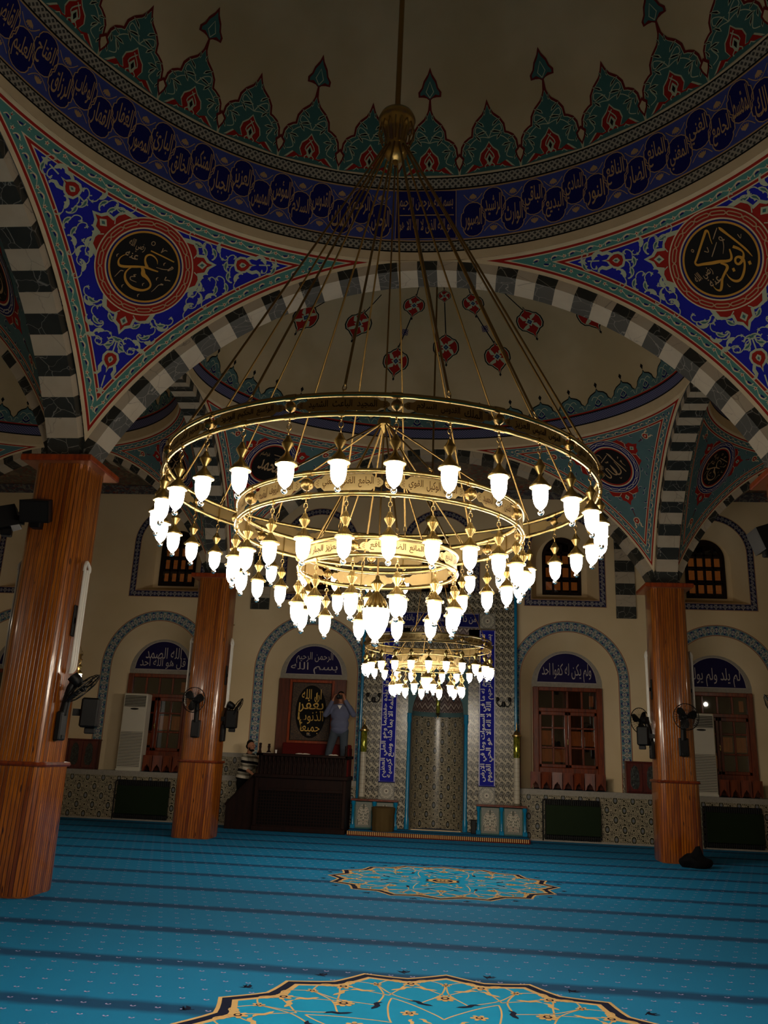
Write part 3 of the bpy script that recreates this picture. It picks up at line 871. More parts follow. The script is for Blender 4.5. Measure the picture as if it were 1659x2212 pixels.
def dome(bay, rz, name, label, main=False, detail=True):
    mb = MB(); cx, cy = bay.cx, bay.cy; z0 = 7.75 if main else 7.9
    mats = ['plaster','cream','black','knot','tan','slate','navy','teal','red','maroon','leaf','greyteal','knotb','turq']
    mi = {k: i for i, k in enumerate(mats)}
    Rh = bay.hx
    def P(az, el, h=0):
        k = 1 - (h + (.003 if h else 0))/Rh
        return (cx + bay.hx*k*cos(el)*sin(az), cy + bay.hy*k*cos(el)*cos(az), z0 + rz*k*sin(el))
    dg = radians
    if main: rows = [(-.68,1.0,'cream',1),(1.0,1.3,'black',1),(1.3,2.9,'knot',1),(2.9,3.15,'black',1),(3.15,3.4,'tan',1),(3.4,12.55,'slate',4),(12.55,12.8,'tan',1),(12.8,13.1,'black',1),(13.1,14.8,'knot',1),(14.8,15.05,'black',1),(15.05,15.35,'cream',1),(15.35,90,'plaster',40)]
    else: rows = [(-3.5,.0,'cream',1),(.0,.5,'black',1),(.5,3.6,'knotb',1),(3.6,4.1,'black',1),(4.1,4.6,'red',1),(4.6,90,'plaster',40)]
    seg = 192 if main else 160
    for e0, e1, m, n in rows:
        vs = []; uv = []
        for j in range(n+1):
            e = dg(e0+(e1-e0)*j/n)
            for k in range(seg+1):
                az = 2*pi*k/seg; vs.append(P(az, e)); uv.append((az*Rh, e*Rh))
        mb.add(vs, [[j*(seg+1)+k, j*(seg+1)+k+1, (j+1)*(seg+1)+k+1, (j+1)*(seg+1)+k] for j in range(n) for k in range(seg)], mi[m], uv)
    if not main:   # close the lip down to the pendentive rim
        vs = [P(2*pi*k/seg, dg(-3.5)) for k in range(seg)]
        low = [(cx+bay.hx*sin(2*pi*k/seg), cy+bay.hy*cos(2*pi*k/seg), ZR-.01) for k in range(seg)]
        mb.add(vs+low, [[k, (k+1) % seg, seg+(k+1) % seg, seg+k] for k in range(seg)], mi['cream'])
    if main and detail:
        RR = 4.19
        # ---- crest of 32 lobes
        for k in range(32):
            az = 2*pi*k/32; fin = k % 2 == 0
            if 100 < degrees(az) < 260: continue
            f = lambda u, v, h, az=az: P(az + u/(RR*cos(dg(15.3)+v/RR*.75)), dg(15.3) + v/RR, h)
            d = Dec(mb, f, .003)
            w = .395
            half = [(0,.90),(.035,.80),(.075,.73),(.16,.655),(.215,.57),(.228,.475),(.262,.46),(.32,.42),(.365,.345),(.378,.26)]
            out = half + [(.378,0)]; out = out + mirror(out)[:-1]
            d.fill(out, mi['maroon'], 1, .2)
            ins = [(0,.83),(.03,.755),(.07,.695),(.145,.63),(.19,.555),(.205,.452),(.25,.436),(.305,.395),(.342,.33),(.355,.25),(.395,.0)]
            d.fill(ins + mirror(ins)[:-1], mi['leaf'], 2, .2)
            i2 = [(x*.975, y-.008) for x, y in ins]; d.fill(i2 + mirror(i2)[:-1], mi['teal'], 3, .2)
            # notch diamond on each side
            dm = [(.395,.27),(.46,.20),(.445,.13),(.395,.03),(.345,.13),(.33,.20)]
            d.fill(dm, mi['maroon'], 4); d.fill([(.395+(x-.395)*.62, .15+(y-.15)*.66) for x, y in dm], mi['plaster'], 5)
            # red base ornament
            rb = [(0,.36),(.045,.29),(.105,.235),(.125,.155),(.09,.075),(.13,.07),(.2,.105),(.245,.06),(.30,.0)]
            o2 = rb + mirror(rb)[:-1]
            d.fill([(x*1.1, y*1.06) for x, y in o2], mi['leaf'], 4); d.fill(o2, mi['red'], 5)
            for sg in (1, -1):
                d.rib(catmull([(0,.0),(.06*sg,.07),(-.06*sg,.17),(.02*sg,.3)], 4), .012, mi['leaf'], 6)
                d.rib([(.10*sg,.0),(.16*sg,.055),(.22*sg,.0)], .012, mi['leaf'], 6)
            d.fill([(0,.23),(.045,.16),(.03,.09),(0,.06),(-.03,.09),(-.045,.16)], mi['leaf'], 7); d.fill([(0,.2),(.022,.15),(0,.1),(-.022,.15)], mi['black'], 8)
            # scroll work
            for sg in (1, -1):
                for (x, y, a, s) in ((.04,.70,1.5,.09),(.05,.56,.7,.14),(.02,.50,-.2,.16),(.10,.38,.9,.13),(.16,.30,.1,.15),(.20,.20,1.0,.12),(.24,.36,.4,.10),(.31,.22,1.3,.11),(.32,.09,1.2,.1)):
                    c = (x*sg, y); aa = a if sg == 1 else pi-a
                    d.fill(tf([(0,0),(.3,.17),(.7,.12),(1,-.08),(.65,-.08),(.3,-.1)], c, aa, s, sg), mi['leaf'], 4)
                    d.fill(tf([(.12,0),(.35,.1),(.7,.05),(.9,-.05),(.6,-.04),(.3,-.05)], c, aa, s, sg), mi['black'], 5)
                d.rib(catmull([(0,.42),(.1*sg,.44),(.2*sg,.40),(.27*sg,.30),(.22*sg,.17),(.3*sg,.12)], 5), .010, mi['leaf'], 4)
                d.rib(catmull([(0,.42),(.06*sg,.52),(.15*sg,.57),(.17*sg,.50),(.12*sg,.48)], 5), .010, mi['leaf'], 4)
            if fin:
                d.rib([(0,.82),(.004,.98)], [.05,.02], mi['maroon'], 1)
                tr = [(0,1.34),(.03,1.26),(.085,1.18),(.11,1.10),(.155,1.045),(.15,.985),(.09,.985),(.04,.975),(0,.945)]
                d.fill(tr + mirror(tr)[1:-1], mi['maroon'], 2)
                t2 = [(0,1.28),(.025,1.22),(.068,1.16),(.09,1.09),(.128,1.04),(.125,1.005),(.075,1.02),(.035,.99),(0,.965)]
                d.fill(t2 + mirror(t2)[1:-1], mi['teal'], 3)
                d.rib([(0,.98),(.05,1.05),(0,1.17),(-.05,1.05),(0,.98)], .010, mi['leaf'], 4)
        # ---- the names in the blue band
        R_ = 'الرحمن الرحيم الملك القدوس السلام المؤمن المهيمن العزيز الجبار المتكبر الخالق البارئ المصور الغفار القهار الوهاب الرزاق الفتاح العليم القابض الباسط الخافض الرافع المعز المذل السميع البصير'.split()
        L_ = 'الصبور الرشيد الوارث الباقي البديع الهادي النور النافع الضار المانع المغني الغني الجامع المقسط مالك الرؤوف العفو المنتقم التواب البر المتعالي الوالي الباطن الظاهر الاخر الاول المؤخر'.split()
        mid = dg(7.98); H = dg(9.1)*RR
        f = lambda u, v, h: P(u/(RR*cos(mid)), mid + v/RR, h)
        d = Dec(mb, f, .003)
        def cart(u, v, word, flip):
            sh = [(0,.235),(.055,.225),(.10,.19),(.125,.14),(.125,.105),(.15,.085),(.158,.0)]
            sh = sh + [(x, -y) for x, y in sh[::-1][1:]]
            o = sh + mirror(sh)[1:-1]
            d.fill([(u+x, v+y) for x, y in o], mi['navy'], 1)
            d.rib([(u+x, v+y) for x, y in o], .011, mi['tan'], 2, True)
            d.text(word, u, v, .225, .30, mi['tan'], 3, 0, 2, .010)
        stp = dg(3.55)*RR
        for side, words in ((-1, R_), (1, L_)):
            for i, w in enumerate(words):
                u = side*(.60 + stp*i) - .02; v = (-.085 if i % 2 == 0 else .085)
                cart(u, v, w, side)
                u2 = u; v2 = .25 if i % 2 == 0 else -.25
                for t in (-.6,-.3,0,.3,.6):
                    a = (pi/2 if v2 < 0 else -pi/2) + t
                    d.fill(tf([(0,0),(.05,.016),(.085,0),(.05,-.016)], (u2, v2 + (-.02 if v2 < 0 else .02)), a), mi['tan'], 1)
                d.rib([(u2-.12+.24*j/6, v2*1.05 + (.10*sin(pi*j/6))*(1 if v2 < 0 else -1)) for j in range(7)], .009, mi['tan'], 1)
        d.fill([(-.42,-.33),(.36,-.33),(.36,.33),(-.42,.33)], mi['navy'], 1, .2)
        d.rib([(-.42,-.33),(.36,-.33),(.36,.33),(-.42,.33)], .012, mi['tan'], 3, True); d.rib([(-.42,0),(.36,0)], .014, mi['tan'], 3)
        d.text('بسم الله الرحمن الرحيم', -.03, .165, .70, .25, mi['tan'], 3, 0, 2, .01)
        d.text('هو الله الذي لا اله الا هو', -.03, -.165, .70, .25, mi['tan'], 3, 0, 2, .01)
    if not main and detail:
        ee = dg(4.6); zf = rz
        N = 40
        for k in range(N):
            az = 2*pi*(k+.29)/N
            sc = sqrt((bay.hx*cos(az))**2+(bay.hy*sin(az))**2)
            f = lambda u, v, h, az=az, sc=sc: P(az + u/sc, ee + v/zf, h)
            d = Dec(mb, f, .003); w = 2*pi/N*sc/2
            half = [(0,.40),(.03,.345),(w*.5,.30),(w*.72,.24),(w*.8,.17),(w,.115),(w,0)]
            o = half + mirror(half)[:-1]
            d.fill(o, mi['black'], 1); i2 = [(x*.92 if x < w else x, y*.93) for x, y in half]
            d.fill(i2 + mirror(i2)[:-1], mi['greyteal'], 2)
            d.fill([(0,.52),(.035,.47),(0,.40),(-.035,.47)], mi['black'], 1)
            d.fill([(0,.21),(.06,.12),(.09,.02),(.17,0),(-.17,0),(-.09,.02),(-.06,.12)], mi['navy'], 3)
            d.fill([(0,.17),(.03,.11),(0,.05),(-.03,.11)], mi['greyteal'], 4)
            for sg in (1, -1):
                d.rib(catmull([(0,.06),(.06*sg,.12),(0,.20),(.08*sg,.24),(.13*sg,.18)], 3), .012, mi['leaf'], 4)
                d.rib([(0,.0),(.07*sg,.05),(.15*sg,.0)], .010, mi['leaf'], 4)
                d.rib([(w*.95*sg,.03),(w*.8*sg,.12),(w*.6*sg,.1)], .010, mi['leaf'], 3)
        # hanging red blossoms
        def blossom(az, el, s):
            sc = sqrt((bay.hx*cos(az))**2+(bay.hy*sin(az))**2)*cos(el); sv = sqrt((bay.hx*sin(el))**2*.9+(rz*cos(el))**2)
            f = lambda u, v, h: P(az + u/sc, el + v/sv, h)
            d = Dec(mb, f, .003)
            o = [(0,1.30),(.10,1.02),(.34,.90),(.52,.72),(.80,.60),(.98,.28),(1,0),(.98,-.28),(.80,-.60),(.52,-.72),(.34,-.92),(.12,-1.12),(0,-1.5)]
            o = o + mirror(o)[1:-1]
            for k, m, lv in ((1.0,'black',1),(.90,'leaf',2),(.85,'red',3)): d.fill([(x*s*k, y*s*k) for x, y in o], mi[m], lv, .07)
            for q in range(4):
                a = pi/4 + q*pi/2
                d.fill(tf([(.15,0),(.45,.2),(.75,.06),(.8,-.14),(.5,-.1)], (0, 0), a, s), mi['leaf'], 4)
            d.fill([(0,.36*s),(.22*s,.1*s),(.36*s,0),(.22*s,-.1*s),(0,-.36*s),(-.22*s,-.1*s),(-.36*s,0),(-.22*s,.1*s)], mi['leaf'], 5)
            d.fill([(0,.22*s),(.2*s,0),(0,-.22*s),(-.2*s,0)], mi['navy'], 6); d.fill([(0,.12*s),(.11*s,0),(0,-.12*s),(-.11*s,0)], mi['greyteal'], 7)
            d.fill([(0,-1.6*s),(.09*s,-1.45*s),(0,-1.3*s),(-.09*s,-1.45*s)], mi['black'], 2)
            return d
        for a0, e0, s in ((-14.5,28.8,.27),(1.9,34.5,.27),(18.7,29.9,.27),(-52,37,.27),(-31,40.1,.27),(33.6,40,.27),(56.6,35.5,.27),(-11.3,49.6,.22),(14,50,.22),(1.8,53.5,.13)):
            blossom(dg(a0), dg(e0), s)
        for a0, e0, a1, e1 in ((-14.4,33.5,-11.5,45.5),(18.6,34.6,14.1,46),(1.9,39.5,1.8,51),(-30.5,44.5,-27,52),(33,44.5,29,52),(-51,41,-46,48),(1.8,55.5,1.8,62),(-11,53,-10.5,58),(13.8,53.5,13.5,58)):
            pts = [(a0+(a1-a0)*t/6, e0+(e1-e0)*t/6) for t in range(7)]
            vs = []; fs = []
            d = Dec(mb, lambda u, v, h: P(dg(u), dg(v), h), .003)
            d.rib(pts, .45, mi['black'], 1)
            if a0 in (-14.4, 18.6):
                for q in range(9):
                    d.disc(pts[3][0] + (q % 3 - 1)*.75, pts[3][1] + (q//3 - 1)*.75, .22, .42, mi['navy'], 2, 8)
    return struct(name, mb, [M[k] for k in mats], label, 'dome', 40)

def arch(axis, c, a0, a1, label, width=.40, key=41):
    """striped voussoir arch standing over a line; axis 'x': spans along x at y=c"""
    mb = MB(); h = (a1-a0)/2; m = (a0+a1)/2; rc = 4.755
    t0 = asin((5.02-ZC)/rc)
    def curve(r, t):
        o = r*cos(t)/4.19*h; z = ZC + r*sin(t)
        return o, z
    n = key
    for i in range(n):
        ta = t0 + (pi-2*t0)*i/n; tb = t0 + (pi-2*t0)*(i+1)/n
        mat = (i + n//2) % 2
        for q in range(2):
            u = ta + (tb-ta)*q/2; v = ta + (tb-ta)*(q+1)/2
            for w0, w1, r0, r1 in ((-width/2, width/2, rc-.13, rc-.13), (-width/2, -width/2, rc-.13, rc+.02), (width/2, width/2, rc+.02, rc-.13), (width/2, -width/2, rc+.02, rc+.02)):
                P = []
                for t, ww, rr in ((u, w0, r0), (u, w1, r1), (v, w1, r1), (v, w0, r0)):
                    o, z = curve(rr, t)
                    P.append((m+o, c+ww, z) if axis == 'x' else (c+ww, m+o, z))
                mb.quad(P, mat)
    return struct('trim_striped_arch', mb, [M['mdark'], M['mwhite']], label, 'striped arch')
BM = Bay(0, 5.21, 4.19, 4.19); BC = Bay(0, 13.0, 4.19, 3.2); BL = Bay(-8.0, 13.0, 3.39, 3.2); BR = Bay(8.0, 13.0, 3.39, 3.2); SL = Bay(-8.0, 5.21, 3.39, 4.19); SR = Bay(8.0, 5.21, 3.39, 4.19)
dome(BM, 4.19, 'ceiling_main_dome', 'great dome with turquoise lobed crest and blue band of gold names', True)
dome(BC, 3.2, 'ceiling_rear_dome', 'oval dome over the mihrab bay with red hanging blossoms')
dome(BL, 3.2, 'ceiling_side_dome', 'small dome over the corner bay behind the tall near pillar')
dome(BR, 3.2, 'ceiling_side_dome', 'small dome over the corner bay beside the pillar with the black bag')
dome(SL, 3.4, 'ceiling_side_dome', 'side dome glimpsed beyond the arch above the tall near pillar')
dome(SR, 3.4, 'ceiling_side_dome', 'side dome over the aisle out of view', detail=False)
pendentive(BM, -1, 1, 'blue', 'umar', True, 'blue scrollwork pendentive with the gold Umar roundel')
pendentive(BM, 1, 1, 'blue', 'bekr', True, 'blue scrollwork pendentive with the gold Abu Bakr roundel')
pendentive(BC, 1, 1, 'grey', 'allah', True, 'grey-turquoise pendentive with the black Allah roundel')
pendentive(BC, -1, 1, 'grey', 'muhammad', True, 'grey-turquoise pendentive with the black Muhammad roundel')
pendentive(BR, -1, 1, 'grey', 'umar', True, 'grey-turquoise pendentive of the corner bay beside the bag pillar')
pendentive(BL, 1, 1, 'grey', 'umar', True, 'grey-turquoise pendentive of the corner bay beyond the tall near pillar')
pendentive(SL, 1, 1, 'grey', 'umar', True, 'grey-turquoise pendentive seen under the striped arch at the frame edge')
for b, L in ((BM, ((-1,-1),(1,-1))), (BC, ((-1,-1),(1,-1))), (BR, ((1,1),(1,-1),(-1,-1))), (BL, ((-1,1),(1,-1),(-1,-1))), (SL, ((-1,1),(1,-1),(-1,-1))), (SR, ((-1,1),(1,1),(1,-1),(-1,-1)))):
    for sx, sy in L: pendentive(b, sx, sy, 'blue' if b is BM else 'grey', None, False, 'plain banded pendentive in a corner of the vault')
arch('x', Y1, -HN, HN, 'broad striped marble arch between the great dome and the rear dome')
arch('x', Y0, -HN, HN, 'striped marble arch overhead at the near side of the great dome')
arch('x', Y2, -HN, HN, 'striped marble arch in front of the mihrab')
arch('y', -AX, BM.cy-HN, BM.cy+HN, 'striped marble arch rising from the tall near pillar toward the camera')
arch('y', AX, BM.cy-HN, BM.cy+HN, 'striped marble arch opposite, beside the Abu Bakr roundel')
arch('y', -AX, 9.8, 16.2, 'striped marble arch from the tall near pillar to the slim far pillar')
arch('y', AX, 9.8, 16.2, 'striped marble arch springing from the bag pillar toward the camera')
arch('x', Y1, -11.39, -4.61, 'striped marble arch across the aisle beside the tall near pillar')
arch('x', Y1, 4.61, 11.39, 'striped marble arch across the other aisle')
arch('x', Y2, -11.39, -4.61, 'striped marble arch before the corner windows beyond the tall near pillar')
arch('x', Y2, 4.61, 11.39, 'striped marble arch before the window with the far air conditioner')
for sx in (-1, 1):
    # short arch from the pillar to the wall and its striped pilaster
    mb = MB(); n = 21; ya, yb = Y2+.2, YW
    for i in range(n):
        for q in range(2):
            u = pi*(i+q/2)/n; v = pi*(i+q/2+.5)/n
            for w0, w1, r0, r1 in ((-.2,.2,0,0), (-.2,-.2,0,.16), (.2,.2,.16,0)):
                P = []
                for t, w, r in ((u, w0, r0), (u, w1, r1), (v, w1, r1), (v, w0, r0)):
                    P.append((sx*AX + w, (ya+yb)/2 + (1.42+r)*cos(t), 6.2 + (1.32+r)*sin(t)))
                mb.quad(P, i % 2)
    struct('trim_striped_arch', mb, [M['mdark'], M['mwhite']], 'short striped arch from the %s to the rear wall' % ('slim far pillar' if sx < 0 else 'bag pillar'), 'striped arch')
    mb = MB(); z = 4.83
    for i in range(9):
        mb.box(sx*4.27-.22, YW-.06, z, sx*4.27+.22, YW+.01, z+.27, i % 2); z += .27
    struct('trim_striped_pilaster', mb, [M['mdark'], M['mwhite']], 'striped marble pilaster high on the rear wall %s' % ('near the slim far pillar' if sx < 0 else 'near the bag pillar'), 'pilaster')
# spandrel fills above arches / flat ceilings
mb = MB()
def flat(x0, y0, x1, y1, z, m=0):
    mb.quad([(x0, y0, z), (x1, y0, z), (x1, y1, z), (x0, y1, z)], m, [(x0, y0), (x1, y0), (x1, y1), (x0, y1)])
flat(-11.4, Y2+.2, 11.4, 19.55, 7.8); flat(-11.4, -6.5, 11.4, Y0-.2, 7.8)
struct('ceiling_flat', mb, [M['ceil']], 'dim flat ceiling strip painted with faded red flowers', 'ceiling')
mb = MB()
mb.quad([(-11.4, 19.18, 7.79), (11.4, 19.18, 7.79), (11.4, YW-.01, 7.66), (-11.4, YW-.01, 7.66)], 0, [(-11.4, 0), (11.4, 0), (11.4, .35), (-11.4, .35)])
struct('trim_frieze', mb, [M['frieze']], 'dark floral frieze running along the top of the rear wall', 'frieze')
# ================================================================== walls and windows
def fillholes(outer, holes):
    pts = []; ed = []
    for lp in [outer] + holes:
        n = len(pts); k = len(lp); pts += [V(p) for p in lp]; ed += [(n+i, n+(i+1) % k) for i in range(k)]
    r = delaunay_2d_cdt(pts, ed, [], 1, 1e-6)
    P = [(p.x, p.y) for p in r[0]]; F = []
    for f in r[2]:
        c = (sum(P[i][0] for i in f)/len(f), sum(P[i][1] for i in f)/len(f))
        if not any(inpoly(c, h) for h in holes): F.append(list(f))
    return P, F
def archpoly(cx, hw, z0, zs, n=20):
    "closed outline, from lower left clockwise over the arch"
    return [(cx-hw, z0)] + [(cx - hw*cos(pi*i/n), zs + hw*sin(pi*i/n)) for i in range(n+1)] + [(cx+hw, z0)]
LOW = [-10.1, -6.65, -2.95, 2.95, 6.27, 9.9]; UPP = [-10.1, -6.6, -2.9, 0.0, 2.9, 6.27, 9.9]
ZS, RI, RO = 3.40, 1.09, 1.34
wb = MB()
holes = [archpoly(c, RI, 1.04, ZS) for c in LOW] + [archpoly(c, .77, 5.24, 6.42) for c in UPP] + [[(-.68, .09), (-.68, 3.52), (.72, 3.52), (.72, .09)]]
vs, fs = fillholes([(-11.4, 0), (11.4, 0), (11.4, 8.2), (-11.4, 8.2)], holes)
wb.add([(p[0], YW, p[1]) for p in vs], fs, 0, vs)
def strip2(mb, A, B, ya, yb, m):
    k = len(A)
    mb.add([(p[0], ya, p[1]) for p in A] + [(p[0], yb, p[1]) for p in B], [[i, i+1, k+i+1, k+i] for i in range(k-1)], m)
for c in LOW:      # splayed reveals
    strip2(wb, archpoly(c, RI, 1.04, ZS), archpoly(c, .80, 1.04, 3.30), YW, YW+.45, 0)
    b = archpoly(c, .80, 1.04, 3.30); wb.add([(p[0], YW+.5, p[1]) for p in cdt(b)[0]], cdt(b)[1], 0)
for c in UPP:
    A = archpoly(c, .77, 5.24, 6.42); B = archpoly(c, .60, 5.42, 6.30)
    strip2(wb, A + [A[0]], B + [B[0]], YW, YW+.62, 0)
    hole = archpoly(c, .46, 5.46, 6.42)
    v2, f2 = fillholes(B, [hole]); wb.add([(p[0], YW+.62, p[1]) for p in v2], f2, 0)
# painted borders around the arches
def band(mb, c, r0, r1, z0, zs, m, bottom=False, y=YW-.004):
    pa = archpoly(c, r1, z0, zs, 32); pb = archpoly(c, r0, z0 if not bottom else z0+(r1-r0), zs, 32)
    L = 0; vs = []; uv = []
    for i in range(len(pa)):
        if i: L += sqrt((pa[i][0]-pa[i-1][0])**2+(pa[i][1]-pa[i-1][1])**2)
        vs += [(pa[i][0], y, pa[i][1]), (pb[i][0], y, pb[i][1])]; uv += [(L, 1), (L, 0)]
    mb.add(vs, [[2*i, 2*i+1, 2*i+3, 2*i+2] for i in range(len(pa)-1)], m, uv)
    if bottom:
        w = 2*r1; mb.quad([(c-r1, y, z0), (c+r1, y, z0), (c+r0, y, z0+(r1-r0)), (c-r0, y, z0+(r1-r0))], m, [(0, 0), (w, 0), (w-(r1-r0), 1), (r1-r0, 1)])
for c in LOW: band(wb, c, RI, RO, 1.04, ZS, 1)
for c in UPP: band(wb, c, .775, .94, 5.07, 6.42, 2, True)
# tiled wainscot above the ledge
xs = [-11.4] + [x for c in LOW for x in (c-RI-.01, c+RI+.01)] + [11.4]
for i in range(0, len(xs), 2):
    a, b = xs[i], xs[i+1]
    if b - a < .05 or (a < 0 < b): continue
    wb.quad([(a, YW-.012, 1.04), (b, YW-.012, 1.04), (b, YW-.012, 1.44), (a, YW-.012, 1.44)], 3, [(a, 1.04), (b, 1.04), (b, 1.44), (a, 1.44)])
    wb.box(a, YW-.02, 1.44, b, YW, 1.53, 4)
struct('wall_back', wb, [M['wall'], M['bord'], M['bord2'], M['iznik'], M['stoneg']], 'cream rear wall with painted floral arches and tiled wainscot', 'wall', 40)
for nm, P, lb in (('wall_left', [(-11.4, -6.5, 0), (-11.4, 20.1, 0), (-11.4, 20.1, 8.2), (-11.4, -6.5, 8.2)], 'plain cream side wall at the mihrab left, out of view'),
              ('wall_right', [(11.4, 20.1, 0), (11.4, -6.5, 0), (11.4, -6.5, 8.2), (11.4, 20.1, 8.2)], 'plain cream side wall at the mihrab right, out of view'),
              ('wall_front', [(11.4, -6.5, 0), (-11.4, -6.5, 0), (-11.4, -6.5, 8.2), (11.4, -6.5, 8.2)], 'plain cream wall behind the camera')):
    mb = MB(); mb.quad(P); struct(nm, mb, [M['wall']], lb, 'wall')
# dado bench
mb = MB()
for a, b in ((-11.4, -1.72), (1.76, 11.4)):
    mb.quad([(a, 19.24, 0), (b, 19.24, 0), (b, 19.24, .94), (a, 19.24, .94)], 0, [(a, .1), (b, .1), (b, 1.04), (a, 1.04)])
    mb.quad([(a, 19.225, .93), (b, 19.225, .93), (b, 19.225, 1.04), (a, 19.225, 1.04)], 1)
    mb.quad([(a, 19.225, 1.04), (b, 19.225, 1.04), (b, YW+.5, 1.04), (a, YW+.5, 1.04)], 2)
    mb.quad([(a, 19.225, .93), (b, 19.225, .93), (b, 19.24, .93), (a, 19.24, .93)], 1)
    mb.box(a, 19.215, 0, b, 19.24, .035, 1)
struct('baseboard_tiled', mb, [M['iznik'], M['stoneg'], M['bluegl']], 'patterned grey and cream tiled ledge along the foot of the rear wall', 'tiled ledge')

def tympanum(mb, c, z0, m_stone, m_blue, m_line, txt, y, parent, rows=1):
    R = .80
    o = archpoly(c, R, z0, z0+.0, 28)[1:-1]; vv, ff = cdt(o)
    mb.add([(p[0], y, p[1]) for p in vv], ff, m_stone)
    mb.quad([(c-R, y, z0-.09), (c+R, y, z0-.09), (c+R, y, z0), (c-R, y, z0)], m_stone)
    d = Dec(mb, lambda u, v, h: (u, y-.004-h, v), .003, True)
    i = archpoly(c, R-.12, z0+.015, z0+.015, 28)[1:-1]; d.fill(i, m_blue, 1)
    j = archpoly(c, R-.125, z0+.02, z0+.02, 28)[1:-1]; d.rib(j, .014, m_line, 2, True)
    for k, t in enumerate(txt):
        n = len(txt)
        if n == 1: d.text(t, c, z0+.25, 1.12, .42, m_line, 3, 0, 3, .0)
        else: d.text(t, c, z0+.17+.24*k, 1.12-.24*k, .27, m_line, 3, 0, 3, .0)
def lower_window(name, c, txt, label, mirror_x=1):
    root = empty(name, (0, 0, 0), label=label, cat='window', kind='structure')
    y = YW+.45
    mb = MB(); tympanum(mb, c, 3.36, 0, 1, 2, txt, y-.01, root); mb.build('tympanum', [M['stoneg'], M['tymp'], M['grey']], root)['label'] = 'blue lunette with pale Arabic writing'
    mb = MB(); f = .13
    for x0, x1, z0, z1 in ((-.78, -.78+f, 1.05, 3.27), (.78-f, .78, 1.05, 3.27), (-.78+f, .78-f, 3.18, 3.27), (-.78+f, .78-f, 1.05, 1.5)):
        mb.bbox(c+x0, y-.10, z0, c+x1, y+.02, z1, .012)
    mb.build('frame', [M['cherry']], root)
    # two casements and a fanlight row
    s = MB(); yb = y-.05; t = .05
    def bar(x0, z0, x1, z1, yy=yb): s.bbox(c+x0, yy-.03, z0, c+x1, yy+.02, z1, .008)
    bar(-.65, 2.72, .65, 2.80)
    for x in (-.325, 0, .325): bar(x-.022, 2.80, x+.022, 3.18)
    for x0, x1 in ((-.65, -.01), (.01, .65)):
        bar(x0, 1.5, x0+.06, 2.72); bar(x1-.06, 1.5, x1, 2.72); bar(x0, 1.5, x1, 1.57); bar(x0, 2.64, x1, 2.72)
        m_ = (x0+x1)/2; bar(m_-.022, 1.57, m_+.022, 2.64)
        for z in (1.93, 2.36): bar(x0+.06, z-.02, x1-.06, z+.02)
    s.build('sash', [M['cherry']], root)
    p = MB(); p.quad([(c-.65, yb, 1.5), (c+.65, yb, 1.5), (c+.65, yb, 3.18), (c-.65, yb, 3.18)]); p.build('pane', [M['glass']], root)
    b = MB(); b.quad([(c-.7, y+.04, 1.4), (c+.7, y+.04, 1.4), (c+.7, y+.04, 3.25), (c-.7, y+.04, 3.25)], 0)
    for x0, x1, z0, z1 in ((-.6, -.35, 1.62, 1.9), (-.3, -.02, 1.62, 1.9), (.06, .3, 1.98, 2.3), (.36, .6, 1.98, 2.3), (-.6, -.36, 1.98, 2.3), (.5, .6, 2.86, 3.1)):
        b.quad([(c+x0, y+.03, z0), (c+x1, y+.03, z0), (c+x1, y+.03, z1), (c+x0, y+.03, z1)], 1)  # orange patches with outside light put in as faint emission
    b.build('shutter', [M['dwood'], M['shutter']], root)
    h = MB(); h.bbox(c-.025, yb-.06, 2.0, c+.005, yb-.03, 2.12, .006); h.sphere((c-.01, yb-.075, 2.07), .018, 10); h.build('handle', [M['brass']], root)
    return root
lower_window('window_1', 2.95, ['ولم يكن له كفوا احد'], 'tall red-brown window beside the mihrab under a blue lunette')
lower_window('window_2', 6.27, ['لم يلد ولم يولد'], 'tall red-brown window behind the bag pillar with an air conditioner before it')
lower_window('window_3', -6.65, ['قل هو الله احد', 'الله الصمد'], 'tall red-brown window left of the slim far pillar with an air conditioner before it')
lower_window('window_4', -10.1, ['الله الصمد'], 'tall window mostly hidden by the tall near pillar')
def upper_window(name, c, label):
    root = empty(name, (0, 0, 0), label=label, cat='window', kind='structure'); y = YW+.62
    mb = MB(); o = archpoly(c, .46, 5.46, 6.42); i = archpoly(c, .39, 5.53, 6.38)
    for a, b2 in ((o, i),):
        k = len(a)
        mb.add([(p[0], y-.03, p[1]) for p in a] + [(p[0], y-.03, p[1]) for p in b2], [[q, (q+1) % k, k+(q+1) % k, k+q] for q in range(k)], 0)
        mb.add([(p[0], y-.03, p[1]) for p in b2] + [(p[0], y+.06, p[1]) for p in b2], [[q, (q+1) % k, k+(q+1) % k, k+q] for q in range(k)], 0)
    for x in (-.2, 0, .2): mb.box(c+x-.02, y-.01, 5.53, c+x+.02, y+.03, 6.7, 0)
    for z in (5.86, 6.2, 6.5): mb.box(c-.39, y-.01, z-.025, c+.39, y+.03, z+.025, 0)
    mb.build('frame', [M['dwood']], root)
    p = MB(); vv, ff = cdt(i); p.add([(q[0], y+.01, q[1]) for q in vv], ff); p.build('pane', [M['glass']], root)
    b = MB(); b.quad([(c-.5, y+.12, 5.4), (c+.5, y+.12, 5.4), (c+.5, y+.12, 7), (c-.5, y+.12, 7)], 0)
    for x0 in (-.36, -.16, .04, .24):
        for z0, z1 in ((5.6, 5.8), (5.92, 6.15), (6.25, 6.45)): b.quad([(c+x0, y+.1, z0), (c+x0+.14, y+.1, z0), (c+x0+.14, y+.1, z1), (c+x0, y+.1, z1)], 1)  # pane patches carrying the street light as emission
    b.build('shutter', [M['dwood'], M['street_glow']], root)
